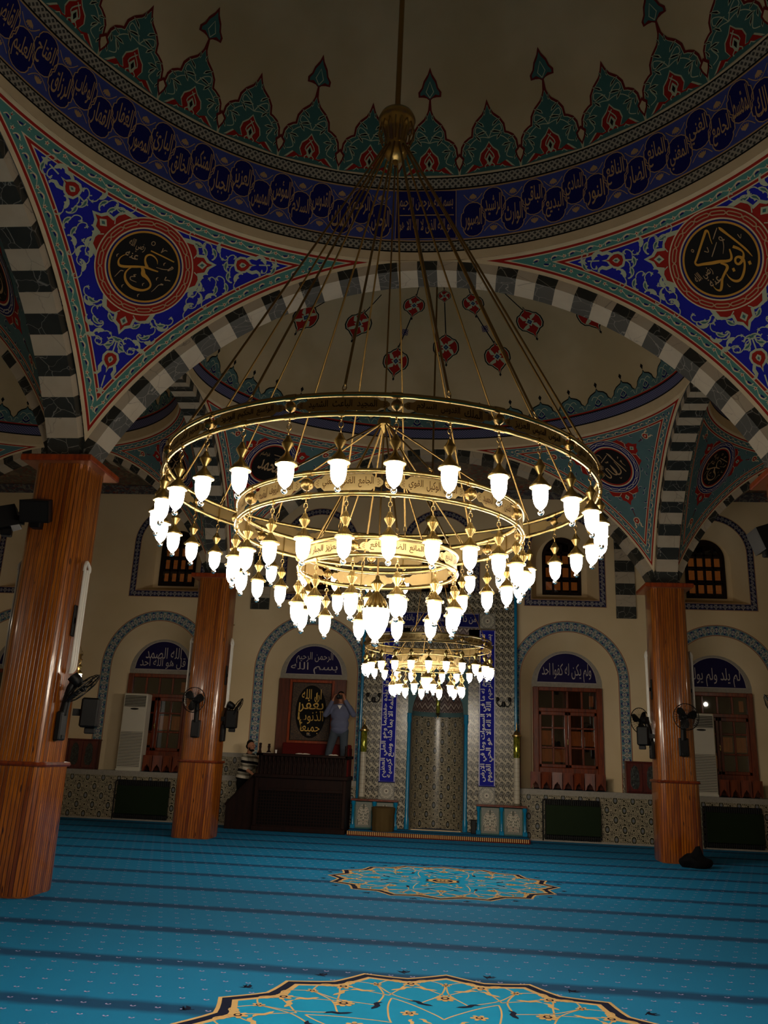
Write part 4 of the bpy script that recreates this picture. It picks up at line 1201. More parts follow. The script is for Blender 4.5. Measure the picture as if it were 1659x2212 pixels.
for i, (c, l) in enumerate(((-10.1, 'arched upper window beyond the tall near pillar'), (-6.6, 'arched upper window over the left air conditioner'), (-2.9, 'arched upper window over the preaching platform'),
        (0.0, 'arched upper window over the mihrab'), (2.9, 'arched upper window to the right of the mihrab'), (6.27, 'arched upper window behind the capital of the bag pillar'))):
    upper_window('window_%d' % (i+5), c, l)
# niche backing with lunette over the preaching platform
root = empty('window_11', (0, 0, 0), label='blind arched niche with wood panelling and blue lunette behind the preaching platform', cat='niche', kind='structure')
mb = MB(); tympanum(mb, -2.95, 3.36, 0, 1, 2, ['بسم الله', 'الرحمن الرحيم'], YW+.44, root); mb.build('tympanum', [M['stoneg'], M['tymp'], M['grey']], root)
mb = MB(); mb.bbox(-2.95-.80, YW+.36, 1.05, -2.95+.80, YW+.46, 3.27, .01); mb.build('backing', [M['bwood']], root)

# ================================================================== mihrab
mh = empty('mihrab', (0, 19.24, 0), label='tall tiled prayer niche with blue inscription panels and turquoise columns', cat='mihrab')
X0 = .02; TOP = 5.3
mb = MB(); y = 0
def tq(x0, x1, z0, z1, m, yy=0, uvm=None):
    mb.quad([(x0, yy, z0), (x1, yy, z0), (x1, yy, z1), (x0, yy, z1)], m, uvm or [(x0, z0), (x1, z0), (x1, z1), (x0, z1)])
U01 = [(0, 0), (1, 0), (1, 1), (0, 1)]
for s in (-1, 1):
    a, b = sorted((X0+s*1.27, X0+s*1.70)); tq(a, b, .1, TOP, 0)
    a, b = sorted((X0+s*.67, X0+s*.91)); tq(a, b, .1, 4.45, 0)
    a, b = sorted((X0+s*.91, X0+s*1.27)); tq(a, b, .1, .68, 0); tq(a, b, .68, 1.04, 2, 0, U01); tq(a, b, 4.47, 4.83, 2, 0, U01); tq(a, b, 4.83, TOP, 0)
    a, b = sorted((X0+s*.57, X0+s*.67)); tq(a, b, 2.55, 3.55, 3)
    mb.quad([(X0+s*1.70, 0, .1), (X0+s*1.70, .255, .1), (X0+s*1.70, .255, TOP), (X0+s*1.70, 0, TOP)], 0)
tq(X0-.91, X0+.91, 4.83, TOP, 0); tq(X0-.91, X0+.91, 4.27, 4.47, 4); tq(X0-.67, X0+.67, 3.55, 4.27, 0)
mb.quad([(X0-1.7, 0, TOP), (X0+1.7, 0, TOP), (X0+1.7, .255, TOP), (X0-1.7, .255, TOP)], 0)
# arch spandrel with pointed opening
op = [(-.57, 2.55), (-.57, 2.62), (-.54, 2.78), (-.46, 2.98), (-.34, 3.16), (-.18, 3.30), (0, 3.42)]
op = [(X0+x, z) for x, z in op] + [(X0-x, z) for x, z in op[::-1][1:]]
spandrel = [(X0+.57, 3.55), (X0-.57, 3.55)] + op
vv, ff = cdt(spandrel); mb.add([(p[0], 0, p[1]) for p in vv], ff, 3, vv)
mb.build('tile_surround', [M['stile'], M['white'], M['rose'], M['greyteal'], M['muq']], mh)
mb = MB(); n = 20; r = .57
for z0, z1, m in ((.1, 2.5, 0), (2.5, 2.6, 1)):
    vs = []; uv = []
    for k in range(n+1):
        a = pi*k/n; x = X0-r*cos(a); yy = .62*sin(a); vs += [(x, yy, z0), (x, yy, z1)]; uv += [(r*a*1.1, z0), (r*a*1.1, z1)]
    mb.add(vs, [[2*k, 2*k+2, 2*k+3, 2*k+1] for k in range(n)], m, uv)
vs = []; uv = []; nn = 10
for j in range(nn+1):
    t = j/nn; e = t*pi/2; rr = r*cos(e)**.9 if j < nn else .001; z = 2.6 + .86*sin(e)
    for k in range(n+1):
        a = pi*k/n; vs.append((X0-rr*cos(a), .62*rr/r*sin(a), z)); uv.append((a*r, z))
mb.add(vs, [[j*(n+1)+k, j*(n+1)+k+1, (j+1)*(n+1)+k+1, (j+1)*(n+1)+k] for j in range(nn) for k in range(n)], 2, uv)
mb.build('niche', [M['iznik'], M['greyteal'], M['muq']], mh, 40)
for s in (-1, 1):
    mb = MB(); x = X0+s*.63
    mb.lathe([(.055, .1), (.055, .32), (.04, .36), (.038, 2.32), (.05, 2.36), (.05, 2.5), (.058, 2.54)], (x, -.02, 0), 16)
    mb.build('column', [M['bluegl']], mh, 40)
    mb = MB(); mb.lathe([(.035, .1), (.035, TOP)], (X0+s*1.725, -.01, 0), 12); mb.build('edge_column', [M['bluegl']], mh, 40)
for s, t1, t2, z0, z1 in ((1, 'بسم الله الرحمن الرحيم الله لا اله الا هو الحي القيوم', 'لا تاخذه سنة ولا نوم له ما في السموات وما في الارض', 1.05, 4.44), (-1, 'ولا يحيطون بشيء من علمه الا بما شاء وسع كرسيه', 'السموات والارض ولا يؤده حفظهما وهو العلي العظيم', 1.05, 4.44)):
    mb = MB(); xc = X0+s*1.09; d = Dec(mb, lambda u, v, h: (u, -.006-h, v), .003, True)
    d.fill([(xc-.18, z0), (xc+.18, z0), (xc+.18, z1), (xc-.18, z1)], 0, 0)
    d.rib([(xc-.165, z0+.015), (xc+.165, z0+.015), (xc+.165, z1-.015), (xc-.165, z1-.015)], .014, 1, 1, True)
    d.text(t1, xc+.06, (z0+z1)/2, 3.2, .17, 1, 2, pi/2*1, 2, .014); d.text(t2, xc-.075, (z0+z1)/2, 3.2, .15, 1, 2, pi/2, 2, .014)
    mb.build('inscription_panel', [M['blue'], M['white']], mh)
mb = MB(); d = Dec(mb, lambda u, v, h: (u, -.006-h, v), .003, True)
d.fill([(X0-.9, 4.48), (X0+.9, 4.48), (X0+.9, 4.82), (X0-.9, 4.82)], 0, 0); d.rib([(X0-.885, 4.495), (X0+.885, 4.495), (X0+.885, 4.805), (X0-.885, 4.805)], .014, 1, 1, True)
d.text('من ذا الذي يشفع عنده الا باذنه', X0, 4.65, 1.66, .24, 1, 2, 0, 2, .012); mb.build('inscription_panel', [M['navy'], M['grey']], mh)
# step in front
mb = MB(); mb.box(-1.77, 18.30, 0, 1.95, 19.24, .09, 0); mb.box(-1.775, 18.27, 0, 1.96, 18.30, .09, 1)
for i in range(93): mb.box(-1.77+.04*i, 18.262, .02, -1.75+.04*i, 18.27, .088, 2)
tag(mb.build('carpeted_step', [M['carpet'], M['darkred'], M['ccream']]), 'low carpeted step with a fringed red edge before the mihrab', 'step')
def pedestal(x0, x1, label):
    r = empty('tiled_pedestal', ((x0+x1)/2, 19.02, .0925), label=label, cat='pedestal'); w = (x1-x0)/2
    mb = MB(); mb.bbox(-w+.03, -.12, 0, w-.03, .15, .56, .005); mb.build('body', [M['teal']], r)
    mb = MB(); mb.bbox(-w-.02, -.18, .56, w+.02, .15, .60, .008); mb.build('top_slab', [M['cherry']], r)
    for x in (-w+.03, 0, w-.03):
        mb = MB(); mb.bbox(x-.05, -.16, 0, x+.05, -.08, .08, .01); mb.lathe([(.045, .08), (.03, .12), (.028, .46), (.045, .5), (.05, .56)], (x, -.12, 0), 14); mb.build('corner_column', [M['bluegl']], r, 40)
    for x in (-w/2+.015, w/2-.015):
        mb = MB(); a = w/2-.075; mb.quad([(x-a, -.126, .03), (x+a, -.126, .03), (x+a, -.126, .54), (x-a, -.126, .54)], 0, U01); mb.build('vase_panel', [M['vase']], r)
pedestal(-1.77, -.80, 'blue tiled pedestal left of the mihrab, half hidden by the draped stool')
pedestal(.90, 1.93, 'blue tiled pedestal right of the mihrab with two floral panels')
def candle(x, y, z, label):
    r = empty('candle_column', (x, y, z), label=label, cat='candle column')
    mb = MB(); mb.lathe([(.075, 0), (.075, .03), (.066, .05), (.066, .97)], seg=20); 
    for i, p in enumerate(mb.v): pass
    mb2 = MB(); n = 20
    vs = []; uv = []
    for k in range(n+1):
        a = 2*pi*k/n; vs += [(.067*cos(a), .067*sin(a), .04), (.067*cos(a), .067*sin(a), .97)]; uv += [(.067*a, 0), (.067*a, .93)]
    mb2.add(vs, [[2*k, 2*k+2, 2*k+3, 2*k+1] for k in range(n)], 0, uv)
    mb2.lathe([(.08, 0), (.08, .03), (.067, .04)], seg=20); mb2.build('tiled_shaft', [M['tilecol']], r, 40)
    mb = MB(); mb.lathe([(.068, .97), (.072, 1.0), (.072, 1.40), (.06, 1.42)], seg=20); mb.build('green_sleeve', [M['green']], r, 40)
    mb = MB(); mb.lathe([(.06, 1.40), (.105, 1.42), (.105, 1.445), (.07, 1.46), (.06, 1.50), (.03, 1.53), (.014, 1.55), (.022, 1.58), (.01, 1.61), (.014, 1.64), (.003, 1.72)], seg=20); mb.build('brass_cap', [M['brass']], r, 40)
candle(-1.58, 18.98, .694, 'tall tiled candle column with green gilt sleeve left of the mihrab')
candle(1.74, 18.98, .694, 'tall tiled candle column with green gilt sleeve right of the mihrab')
for x, lb in ((-1.43, 'left'), (1.47, 'right')):
    r = empty('wall_sconce', (x, 19.22, 2.80), label='small dark metal sconce on the tiles %s of the niche' % lb, cat='sconce')
    mb = MB(); mb.lathe([(.03, -.06), (.05, 0), (.03, .06)], (0, 0, 0), 10)
    for s in (-1, 1): mb.tube(catmull([(0, -.02, 0), (s*.09, -.06, -.05), (s*.15, -.07, .03), (s*.13, -.07, .07)], 5), .012, 6)
    mb.build('bracket', [M['blk2']], r, 40)
    for s in (-1, 1):
        mb = MB(); mb.lathe([(.01, .06), (.035, .08), (.04, .12), (.02, .15)], (s*.13, -.07, 0), 10); mb.build('cup', [M['blk2']], r, 40)
r = empty('hanging_lamp', (.02, 19.30, 3.0), label='slim green and gold lamp hanging in the mihrab opening', cat='hanging lamp')
mb = MB(); mb.tube([(0, 0, .0), (0, 0, .40)], .006, 6); mb.build('chain', [M['brass']], r)
mb = MB(); mb.lathe([(.01, .0), (.045, -.02), (.05, -.05), (.04, -.08)], seg=16); mb.build('brass_cap', [M['brass']], r, 40)
mb = MB(); mb.lathe([(.04, -.08), (.045, -.12), (.045, -.40), (.035, -.43)], seg=16); mb.build('green_glass', [M['green']], r, 40)
mb = MB(); mb.lathe([(.035, -.43), (.05, -.44), (.03, -.48), (.01, -.50), (.018, -.53), (.003, -.57)], seg=14); mb.build('finial', [M['brassd']], r, 40)
# ================================================================== pillars
def rsq(h, r, n=5):
    p = []
    for cx, cy, a0 in ((h-r, h-r, 0), (-h+r, h-r, pi/2), (-h+r, -h+r, pi), (h-r, -h+r, 3*pi/2)):
        for k in range(n+1): a = a0 + pi/2*k/n; p.append((cx+r*cos(a), cy+r*sin(a)))
    return p
def shell(mb, prof, m=0, r=.13):
    "stack of rounded squares (half width, z)"
    vs = []; uv = []
    for h, z in prof:
        p = rsq(h, min(r, h*.5)); p = p + [p[0]]; L = 0
        for i, q in enumerate(p):
            if i: L += sqrt((q[0]-p[i-1][0])**2+(q[1]-p[i-1][1])**2)
            vs.append((q[0], q[1], z)); uv.append((L, z))
    k = 25
    mb.add(vs, [[j*k+i, j*k+i+1, (j+1)*k+i+1, (j+1)*k+i] for j in range(len(prof)-1) for i in range(k-1)], m, uv)
def pillar(x, y, label):
    r = empty('wooden_pillar', (x, y, 0), label=label, cat='pillar', kind='thing')
    mb = MB(); shell(mb, [(.355, 0), (.365, .02), (.36, 1.34)]); mb.build('lower_cladding', [M['pine']], r, 40)
    mb = MB(); shell(mb, [(.335, 1.38), (.325, 4.87)]); mb.build('upper_cladding', [M['pine']], r, 40)
    mb = MB(); shell(mb, [(.33, 1.33), (.375, 1.335), (.385, 1.355), (.375, 1.38), (.33, 1.385)], 0, .10); mb.build('collar', [M['cherry']], r, 40)
    mb = MB(); mb.bbox(-.445, -.445, 4.87, .445, .445, 4.95, .012, 0)
    mb.quad([(-.43, -.43, 4.868), (.43, -.43, 4.868), (.43, .43, 4.868), (-.43, .43, 4.868)], 1)
    mb.build('capital', [M['capwood'], M['copper']], r)
    mb = MB(); mb.box(-.215, -.215, 4.95, .215, .215, 5.22); mb.box(-.24, -.24, 4.95, .24, .24, 5.03)
    mb.build('stone_block', [M['mdark']], r)
    return r
pillar(-AX, Y1, 'tall near pine-clad pillar carrying two black loudspeakers')
pillar(-AX, Y2, 'slim far pine-clad pillar beside the man in the striped sweater')
pillar(AX, Y2, 'far pine-clad pillar with the black bag at its foot')
pillar(AX, Y1, 'near pine-clad pillar at the frame edge, only its capital corner showing')

# ================================================================== chandeliers
NAMES = 'الملك القدوس السلام المؤمن المهيمن العزيز الجبار المتكبر الخالق البارئ المصور الغفار القهار الوهاب الرزاق الفتاح العليم القابض الباسط الخافض الرافع المعز المذل السميع البصير الحكم العدل اللطيف الخبير الحليم العظيم الغفور الشكور العلي الكبير الحفيظ المقيت الحسيب الجليل الكريم الرقيب المجيب الواسع الحكيم الودود المجيد الباعث الشهيد الحق الوكيل القوي المتين الولي الحميد المحصي المبدئ المعيد المحيي المميت الحي القيوم الواجد الماجد الواحد الصمد القادر المقتدر المقدم المؤخر الاول الاخر الظاهر الباطن الوالي المتعالي البر التواب المنتقم العفو الرؤوف المقسط الجامع الغني المغني المانع الضار النافع النور الهادي البديع الباقي الوارث الرشيد الصبور'.split()
_nm = [0]
def next3():
    i = _nm[0]; _nm[0] += 3
    return [NAMES[(i+k) % len(NAMES)] for k in (2, 1, 0)]
def lamp_meshes(k, ribbed):
    cap = MB()
    cap.lathe([(.003*k, -.015*k), (.012*k, -.02*k), (.014*k, -.03*k), (.030*k, -.055*k), (.031*k, -.062*k), (.010*k, -.098*k), (.011*k, -.108*k), (.020*k, -.122*k), (.034*k, -.138*k), (.043*k, -.152*k), (.046*k, -.160*k), (.056*k, -.163*k), (.056*k, -.172*k), (.050*k, -.174*k), (.040*k, -.165*k)], seg=36 if ribbed else 24, flute=3 if ribbed else 0, fl=(-.155*k, -.03*k))
    gl = MB(); gl.lathe([(.040*k, -.164*k), (.0405*k, -.18*k), (.0405*k, -.205*k), (.039*k, -.23*k), (.035*k, -.252*k), (.027*k, -.271*k), (.016*k, -.284*k), (.009*k, -.288*k), (.002*k, -.289*k)], seg=18)
    fi = MB(); fi.lathe([(.004*k, -.286*k), (.011*k, -.290*k), (.017*k, -.301*k), (.016*k, -.311*k), (.010*k, -.319*k), (.002*k, -.322*k)], seg=12)
    return cap, gl, fi
def chain_mesh(L, k):
    mb = MB(); n = max(2, int(L/(.034*k)+.5)); s = L/n
    for i in range(n):
        z = -s*(i+.5); rr = s*.62; w = .0105*k
        P = []
        for q in range(10):
            a = 2*pi*q/10
            o = w*cos(a); zz = z + rr*sin(a)
            P.append((o, 0, zz) if i % 2 == 0 else (0, o, zz))
        mb.tube(P, .0028*k, 5, 0, True)
    return mb
_proto = {}
def lamp(parent, x, y, z, chain, k, ribbed):
    key = (round(chain, 3), k, ribbed)
    if key not in _proto:
        cap, gl, fi = lamp_meshes(k, ribbed)
        a = cap.build('lamp', [M['brass']], parent, 45); b = gl.build('glass_shade', [M['lamp']], a, 60); c = fi.build('crystal_finial', [M['crystal']], a, 60)
        d = chain_mesh(chain, k).build('chain', [M['brassd']], a, 60); d.location.z = chain - .012*k
        _proto[key] = a; a.location = (x, y, z-chain); return a
    return dup(_proto[key], parent, (x, y, z-chain))
def ring(parent, R, zu, zl, nseg, k, ribbed, off, chain, every=2, text=True, tr=.0135):
    mb = MB(); N = 96
    for z in (zu, zl): mb.tube([(R*cos(2*pi*i/N), R*sin(2*pi*i/N), z) for i in range(N)], tr, 8, 0, True)
    nl = nseg*every
    for i in range(nl):
        a = off + 2*pi*i/nl
        c, s = cos(a), sin(a); t = (-s, c)
        for z in ((zu, zl) if i % every == 0 else (zl,)):
            w = .028*k if i % every == 0 else .014*k
            mb.tube([(R*c - t[0]*w, R*s - t[1]*w, z), (R*c + t[0]*w, R*s + t[1]*w, z)], tr*1.28, 8)
        mb.tube([(R*c, R*s, zl-tr), (R*c, R*s, zl-tr-.02*k)], .005*k, 6)
        if i % every: mb.tube([((R-.006)*c, (R-.006)*s, zl), ((R-.006)*c, (R-.006)*s, zu)], .004*k, 6)
    rg = mb.build('ring', [M['brass']], parent, 50)
    h = zu - zl
    bl = MB(); q = h*.30
    bl.lathe([(.004*k, h/2), (.004*k, q*.95), (q*.35, q*.9), (q*.75, q*.6), (q*.95, .15*q), (q*.95, -.1*q), (q*.75, -.55*q), (q*.35, -.85*q), (.004*k, -.92*q), (.004*k, -h/2)], seg=24, flute=3 if ribbed else 0, fl=(-.8*q, .8*q))
    b0 = None
    for i in range(nseg):
        a = off + 2*pi*i/nseg; p = (R*cos(a), R*sin(a), (zu+zl)/2)
        if b0 is None: b0 = bl.build('ball', [M['brassd']], rg, 50, p)
        else: dup(b0, rg, p)
    for i in range(nseg):
        a0 = off + 2*pi*(i+.5)/nseg; L = 2*pi*R/nseg; e = L*.5 - h*.33; zc = (zu+zl)/2; hh = h/2 - tr - .004
        pm = MB()
        # outline with lobed ends
        tip = [(e-.055*k*1.2, hh), (e-.045*k, hh*.55), (e-.02*k, hh*.6), (e, hh*.2), (e, -hh*.2), (e-.02*k, -hh*.6), (e-.045*k, -hh*.55), (e-.055*k*1.2, -hh)]
        tp = [(x, z) for x, z in tip]; o = tp + [(-x, -z) for x, z in tp]
        n = 10; inner = [(-e*.9 + 1.8*e*j/n, 0) for j in range(n+1)]
        top = [(-(e-.066*k) + 2*(e-.066*k)*j/n, hh) for j in range(1, n)]; bot = [(x, -hh) for x, z in top[::-1]]
        o = top + tp + bot + [(-x, -z) for x, z in tp]
        # text reads from outside: u to the viewer's right = decreasing angle seen from outside
        f = lambda u, v, hgt: ((R+hgt)*cos(a0 + u/R), (R+hgt)*sin(a0 + u/R), zc + v)
        d = Dec(pm, f, .0015); d.fill(o, 0, 0); d.fill(o, 0, -1)
        if text:
            w3 = next3()
            for j, t in enumerate(w3): d.text(t, (j-1)*e*.52, 0, e*.42, hh*1.35, 1, 1, 0, 2, .012)
            for sg in (1, -1):
                for q2 in range(5): d.disc(sg*(e-.028*k+.008*k*(q2 % 2)), (q2-2)*hh*.16, .002, .004*k, 1, 1, 6)
        pm.build('name_panel', [M['panel'], M['engr']], rg)
    for i in range(nl):
        a = off + 2*pi*i/nl
        lamp(parent, R*cos(a), R*sin(a), zl-tr-.018*k, chain, k, ribbed)
    return rg
def rod(mb, a, b, r=.006): mb.tube([a, b], r, 6)
def rods(parent, name, R, z, hub, n, off, r=.0055, r0=.05):
    p = None
    for i in range(n):
        a = off + 2*pi*i/n; A = V((r0*cos(a), r0*sin(a), hub)); B = V((R*cos(a), R*sin(a), z)); D = (B-A); L = D.length; u = D/L
        mb = MB(); rod(mb, A, B - u*.09, r)
        e = B - u*.09
        t = V((-sin(a), cos(a), 0)); w = u.cross(t)
        for q in range(2):
            cc = e + u*(.022 + .04*q); s = t if q == 0 else w
            mb.tube([tuple(cc + u*.026*cos(2*pi*j/8) + s*.010*sin(2*pi*j/8)) for j in range(8)], .003, 5, 0, True)
        mb.build(name, [M['brassd']], parent, 60)
ch = empty('chandelier', (-.04, 5.20, 0), label='large three-tiered brass ring chandelier under the great dome with many glowing lamps', cat='chandelier')
ph = atan2(3.82-5.2, .20)
ring(ch, 1.387, 3.322, 3.218, 16, 1.0, False, ph, .055)
ring(ch, .912, 3.085, 2.955, 12, .97, True, atan2(-.912,   .145), .05, tr=.0145)
ring(ch, .500, 2.822, 2.712, 6, .97, True, atan2(-.50, -.10), .042, tr=.0135)
rods(ch, 'hanger_rod', 1.387, 3.31, 5.92, 16, ph + pi/16, .0075, .09)
rods(ch, 'hanger_rod', .912, 3.10, 3.72, 6, atan2(-.912, .145) + pi/12, .006, .04)
rods(ch, 'hanger_rod', .50, 2.81, 3.72, 6, atan2(-.50, -.10) + pi/6, .006, .03)
mb = MB(); mb.tube([(0, 0, 6.25), (0, 0, 11.92)], .021, 10); mb.build('stem', [M['brassd']], ch, 50)
mb = MB(); mb.tube([(0, 0, 5.85), (0, 0, 2.70)], .006, 6); mb.build('central_cable', [M['brassd']], ch, 50)
mb = MB(); mb.lathe([(.022, 6.30), (.035, 6.27), (.06, 6.25), (.125, 6.22), (.14, 6.18), (.13, 6.14), (.10, 6.11), (.085, 6.06), (.078, 6.0), (.06, 5.95), (.085, 5.945), (.09, 5.90), (.075, 5.86), (.045, 5.83), (.02, 5.82), (.02, 5.80), (.004, 5.78)], seg=32)
for i in range(16):
    a = 2*pi*i/16; mb.tube([(.12*cos(a), .12*sin(a), 6.13), (.135*cos(a), .135*sin(a), 6.06), (.10*cos(a), .10*sin(a), 5.95)], .006, 5)
mb.build('upper_hub', [M['brass']], ch, 50)
mb = MB(); mb.lathe([(.01, 3.80), (.03, 3.78), (.045, 3.75), (.045, 3.72), (.02, 3.70), (.005, 3.66)], seg=20); mb.build('lower_hub', [M['brass']], ch, 50)
cap, gl, fi = lamp_meshes(1, True)
mb = MB(); mb.lathe([(.004, 2.70), (.012, 2.69), (.014, 2.672), (.040, 2.645), (.041, 2.635), (.014, 2.60), (.014, 2.588), (.030, 2.572), (.055, 2.545), (.070, 2.515), (.076, 2.495), (.090, 2.490), (.090, 2.478), (.075, 2.474)], seg=48, flute=3, fl=(2.49, 2.67))
cl = mb.build('center_lamp', [M['brass']], ch, 45)
mb = MB(); mb.lathe([(.080, 2.484), (.084, 2.465), (.083, 2.43), (.074, 2.385), (.058, 2.345), (.036, 2.310), (.018, 2.292), (.002, 2.290)], seg=28); mb.build('glass_shade', [M['lamp']], cl, 60)
mb = MB(); mb.lathe([(.008, 2.292), (.018, 2.287), (.024, 2.27), (.02, 2.252), (.002, 2.244)], seg=16); mb.build('crystal_finial', [M['crystal']], cl, 60)

c2 = empty('chandelier', (0.0, 13.0, 0), label='smaller two-tiered brass ring chandelier hanging in front of the mihrab', cat='chandelier')
_nm[0] = 40
ring(c2, .965, 3.32, 3.20, 12, 1.12, False, .05, .06, tr=.011)
ring(c2, .54, 3.07, 2.90, 6, 1.12, True, .2, .05, tr=.011)
rods(c2, 'hanger_rod', .965, 3.33, 5.15, 8, .3, .006, .06)
rods(c2, 'hanger_rod', .54, 3.08, 3.85, 6, .2 + pi/6, .005, .03)
mb = MB(); mb.tube([(0, 0, 5.2), (0, 0, 11.05)], .016, 8); mb.build('stem', [M['brassd']], c2, 50)
mb = MB(); mb.tube([(0, 0, 5.1), (0, 0, 2.95)], .005, 6); mb.build('central_cable', [M['brassd']], c2, 50)
mb = MB(); mb.lathe([(.018, 5.36), (.09, 5.31), (.10, 5.27), (.06, 5.22), (.07, 5.15), (.05, 5.10), (.004, 5.05)], seg=24); mb.build('upper_hub', [M['brass']], c2, 50)
mb = MB(); mb.lathe([(.01, 3.92), (.035, 3.88), (.035, 3.84), (.005, 3.79)], seg=16); mb.build('lower_hub', [M['brass']], c2, 50)
mb = MB(); mb.lathe([(.004, 2.98), (.014, 2.96), (.05, 2.91), (.018, 2.87), (.06, 2.82), (.085, 2.78), (.098, 2.77), (.098, 2.755), (.08, 2.75)], seg=36, flute=3, fl=(2.78, 2.94)); cl = mb.build('center_lamp', [M['brass']], c2, 45)
mb = MB(); mb.lathe([(.086, 2.76), (.09, 2.73), (.085, 2.68), (.068, 2.63), (.036, 2.585), (.002, 2.57)], seg=24); mb.build('glass_shade', [M['lamp']], cl, 60)
mb = MB(); mb.lathe([(.008, 2.572), (.022, 2.56), (.02, 2.535), (.002, 2.525)], seg=12); mb.build('crystal_finial', [M['crystal']], cl, 60)

c3 = empty('small_chandelier', (-5.76, 13.2, 0), label='little brass chandelier with a few lit bulbs half hidden behind the near pillar fan', cat='chandelier')
mb = MB(); N = 32
for z in (2.98, 2.90): mb.tube([(.16*cos(2*pi*i/N), .16*sin(2*pi*i/N), z) for i in range(N)], .010, 6, 0, True)
mb.lathe([(.150, 2.98), (.150, 2.90)], seg=32); mb.build('ring', [M['brassd']], c3, 50)
mb = MB(); mb.tube([(0, 0, 3.3), (0, 0, 10.6)], .008, 6); mb.build('stem', [M['brassd']], c3)
rods(c3, 'hanger_rod', .16, 2.99, 3.32, 4, .4, .004, .01)
for i in range(6):
    a = 2*pi*i/6; lamp(c3, .16*cos(a), .16*sin(a), 2.90, .06, 1.0, False)
# ================================================================== things on the pillars
def wall_fan(loc, rz, label, tilt=0, yaw=0, group=None):
    "mounted on a surface whose outward normal is local -y"
    r = empty('wall_fan', loc, rz, label=label, cat='fan', group=group)
    mb = MB(); mb.bbox(-.085, -.075, -.68, .085, -.005, -.36, .015); mb.bbox(-.035, -.085, -.66, .035, -.07, -.62, .004); mb.build('base', [M['blk2']], r)
    mb = MB(); mb.tube(catmull([(0, -.05, -.40), (0, -.065, -.25), (0, -.09, -.12), (0, -.12, -.02)], 4), [.05]*10+[.045]*3, 10); mb.build('arm', [M['blk']], r, 50)
    R = Matrix.Translation((0, -.14, 0)) @ Matrix.Rotation(yaw, 4, 'Z') @ Matrix.Rotation(tilt, 4, 'X')
    mb = MB(); mb.M = R @ Matrix.Rotation(pi/2, 4, 'X'); mb.lathe([(.02, -.07), (.065, -.06), (.07, -.01), (.06, .06), (.03, .09)], seg=18); mb.build('motor', [M['blk']], r, 50)
    mb = MB(); mb.M = R @ Matrix.Translation((0, -.13, 0)) @ Matrix.Rotation(pi/2, 4, 'X'); mb.lathe([(.035, -.02), (.04, 0), (.03, .03), (.005, .04)], seg=16)
    for i in range(3):
        a = 2*pi*i/3 + .3; c, s = cos(a), sin(a); L = []
        for t, w, tw in ((.03, .03, .0), (.08, .06, .01), (.14, .075, .015), (.185, .06, .02), (.205, .02, .02)):
            for sg in (-1, 1):
                x, y = t, sg*w; L.append((x*c-y*s, x*s+y*c, sg*tw))
        mb.add(L, [[2*j, 2*j+1, 2*j+3, 2*j+2] for j in range(4)]); mb.add([(p[0], p[1], p[2]+.003) for p in L], [[2*j, 2*j+2, 2*j+3, 2*j+1] for j in range(4)])
    mb.build('blades', [M['blk']], r, 50)
    mb = MB(); mb.M = R @ Matrix.Translation((0, -.13, 0)) @ Matrix.Rotation(pi/2, 4, 'X'); N = 40
    mb.tube([(.23*cos(2*pi*i/N), .23*sin(2*pi*i/N), 0) for i in range(N)], .008, 6, 0, True)
    for z, q in ((.05, .12), (-.05, .12), (.055, .06)): mb.tube([(q*cos(2*pi*i/24), q*sin(2*pi*i/24), z) for i in range(24)], .0015, 4, 0, True)
    for i in range(30):
        a = 2*pi*i/30
        for sg in (1, -1): mb.tube([(.03*cos(a), .03*sin(a), sg*.06), (.14*cos(a), .14*sin(a), sg*.052), (.21*cos(a), .21*sin(a), sg*.025), (.23*cos(a), .23*sin(a), 0)], .0022, 4)
    mb.build('guard', [M['blk']], r, 50)
    return r
h = .335
wall_fan((-AX-.06, Y2-h-.01, 2.47), 0, 'black wall fan facing the carpet on the front of the slim far pillar', 0, -.15)
wall_fan((-AX+h+.01, Y2-.05, 2.42), pi/2, 'black wall fan in profile on the mihrab side of the slim far pillar', .5, .35)
wall_fan((AX+.10, Y2-h-.01, 2.48), 0, 'black wall fan facing the carpet on the front of the bag pillar', 0, .12)
wall_fan((AX-h-.01, Y2-.05, 2.42), -pi/2, 'black wall fan sticking out on the mihrab side of the bag pillar', 0, -1.0)
wall_fan((-AX+h+.01, Y1-.10, 2.30), pi/2, 'black wall fan in profile on the inner side of the tall near pillar', .8, .35)
wall_fan((AX-h-.01, Y1-.30, 2.25), -pi/2, 'black wall fan cut off at the frame edge, on the out-of-view pillar', .55, -.35)
def monitor(loc, rz, label):
    r = empty('wall_speaker', loc, rz, label=label, cat='speaker')
    mb = MB(); mb.bbox(-.14, -.30, -.17, .14, -.10, .17, .02); mb.build('cabinet', [M['blk']], r)
    mb = MB(); mb.box(-.03, -.10, -.04, .03, -.002, .04); mb.build('bracket', [M['blk2']], r); mb = MB(); mb.bbox(-.05, -.28, -.24, .05, -.16, -.168, .01); mb.build('terminal_box', [M['blk2']], r)
    mb = MB(); mb.quad([(-.12, -.302, -.15), (.12, -.302, -.15), (.12, -.302, .15), (-.12, -.302, .15)]); mb.build('grille', [M['blk2']], r)
    return r
monitor((-AX+h+.005, Y1+.25, 1.95), pi/2+.3, 'black box speaker under the fan of the tall near pillar')
monitor((-AX+h+.005, Y2-.10, 2.16), pi/2+.1, 'black box speaker under the side fan of the slim far pillar')
monitor((AX-h-.005, Y2-.10, 2.14), -pi/2-.3, 'black box speaker beside the side fan of the bag pillar')
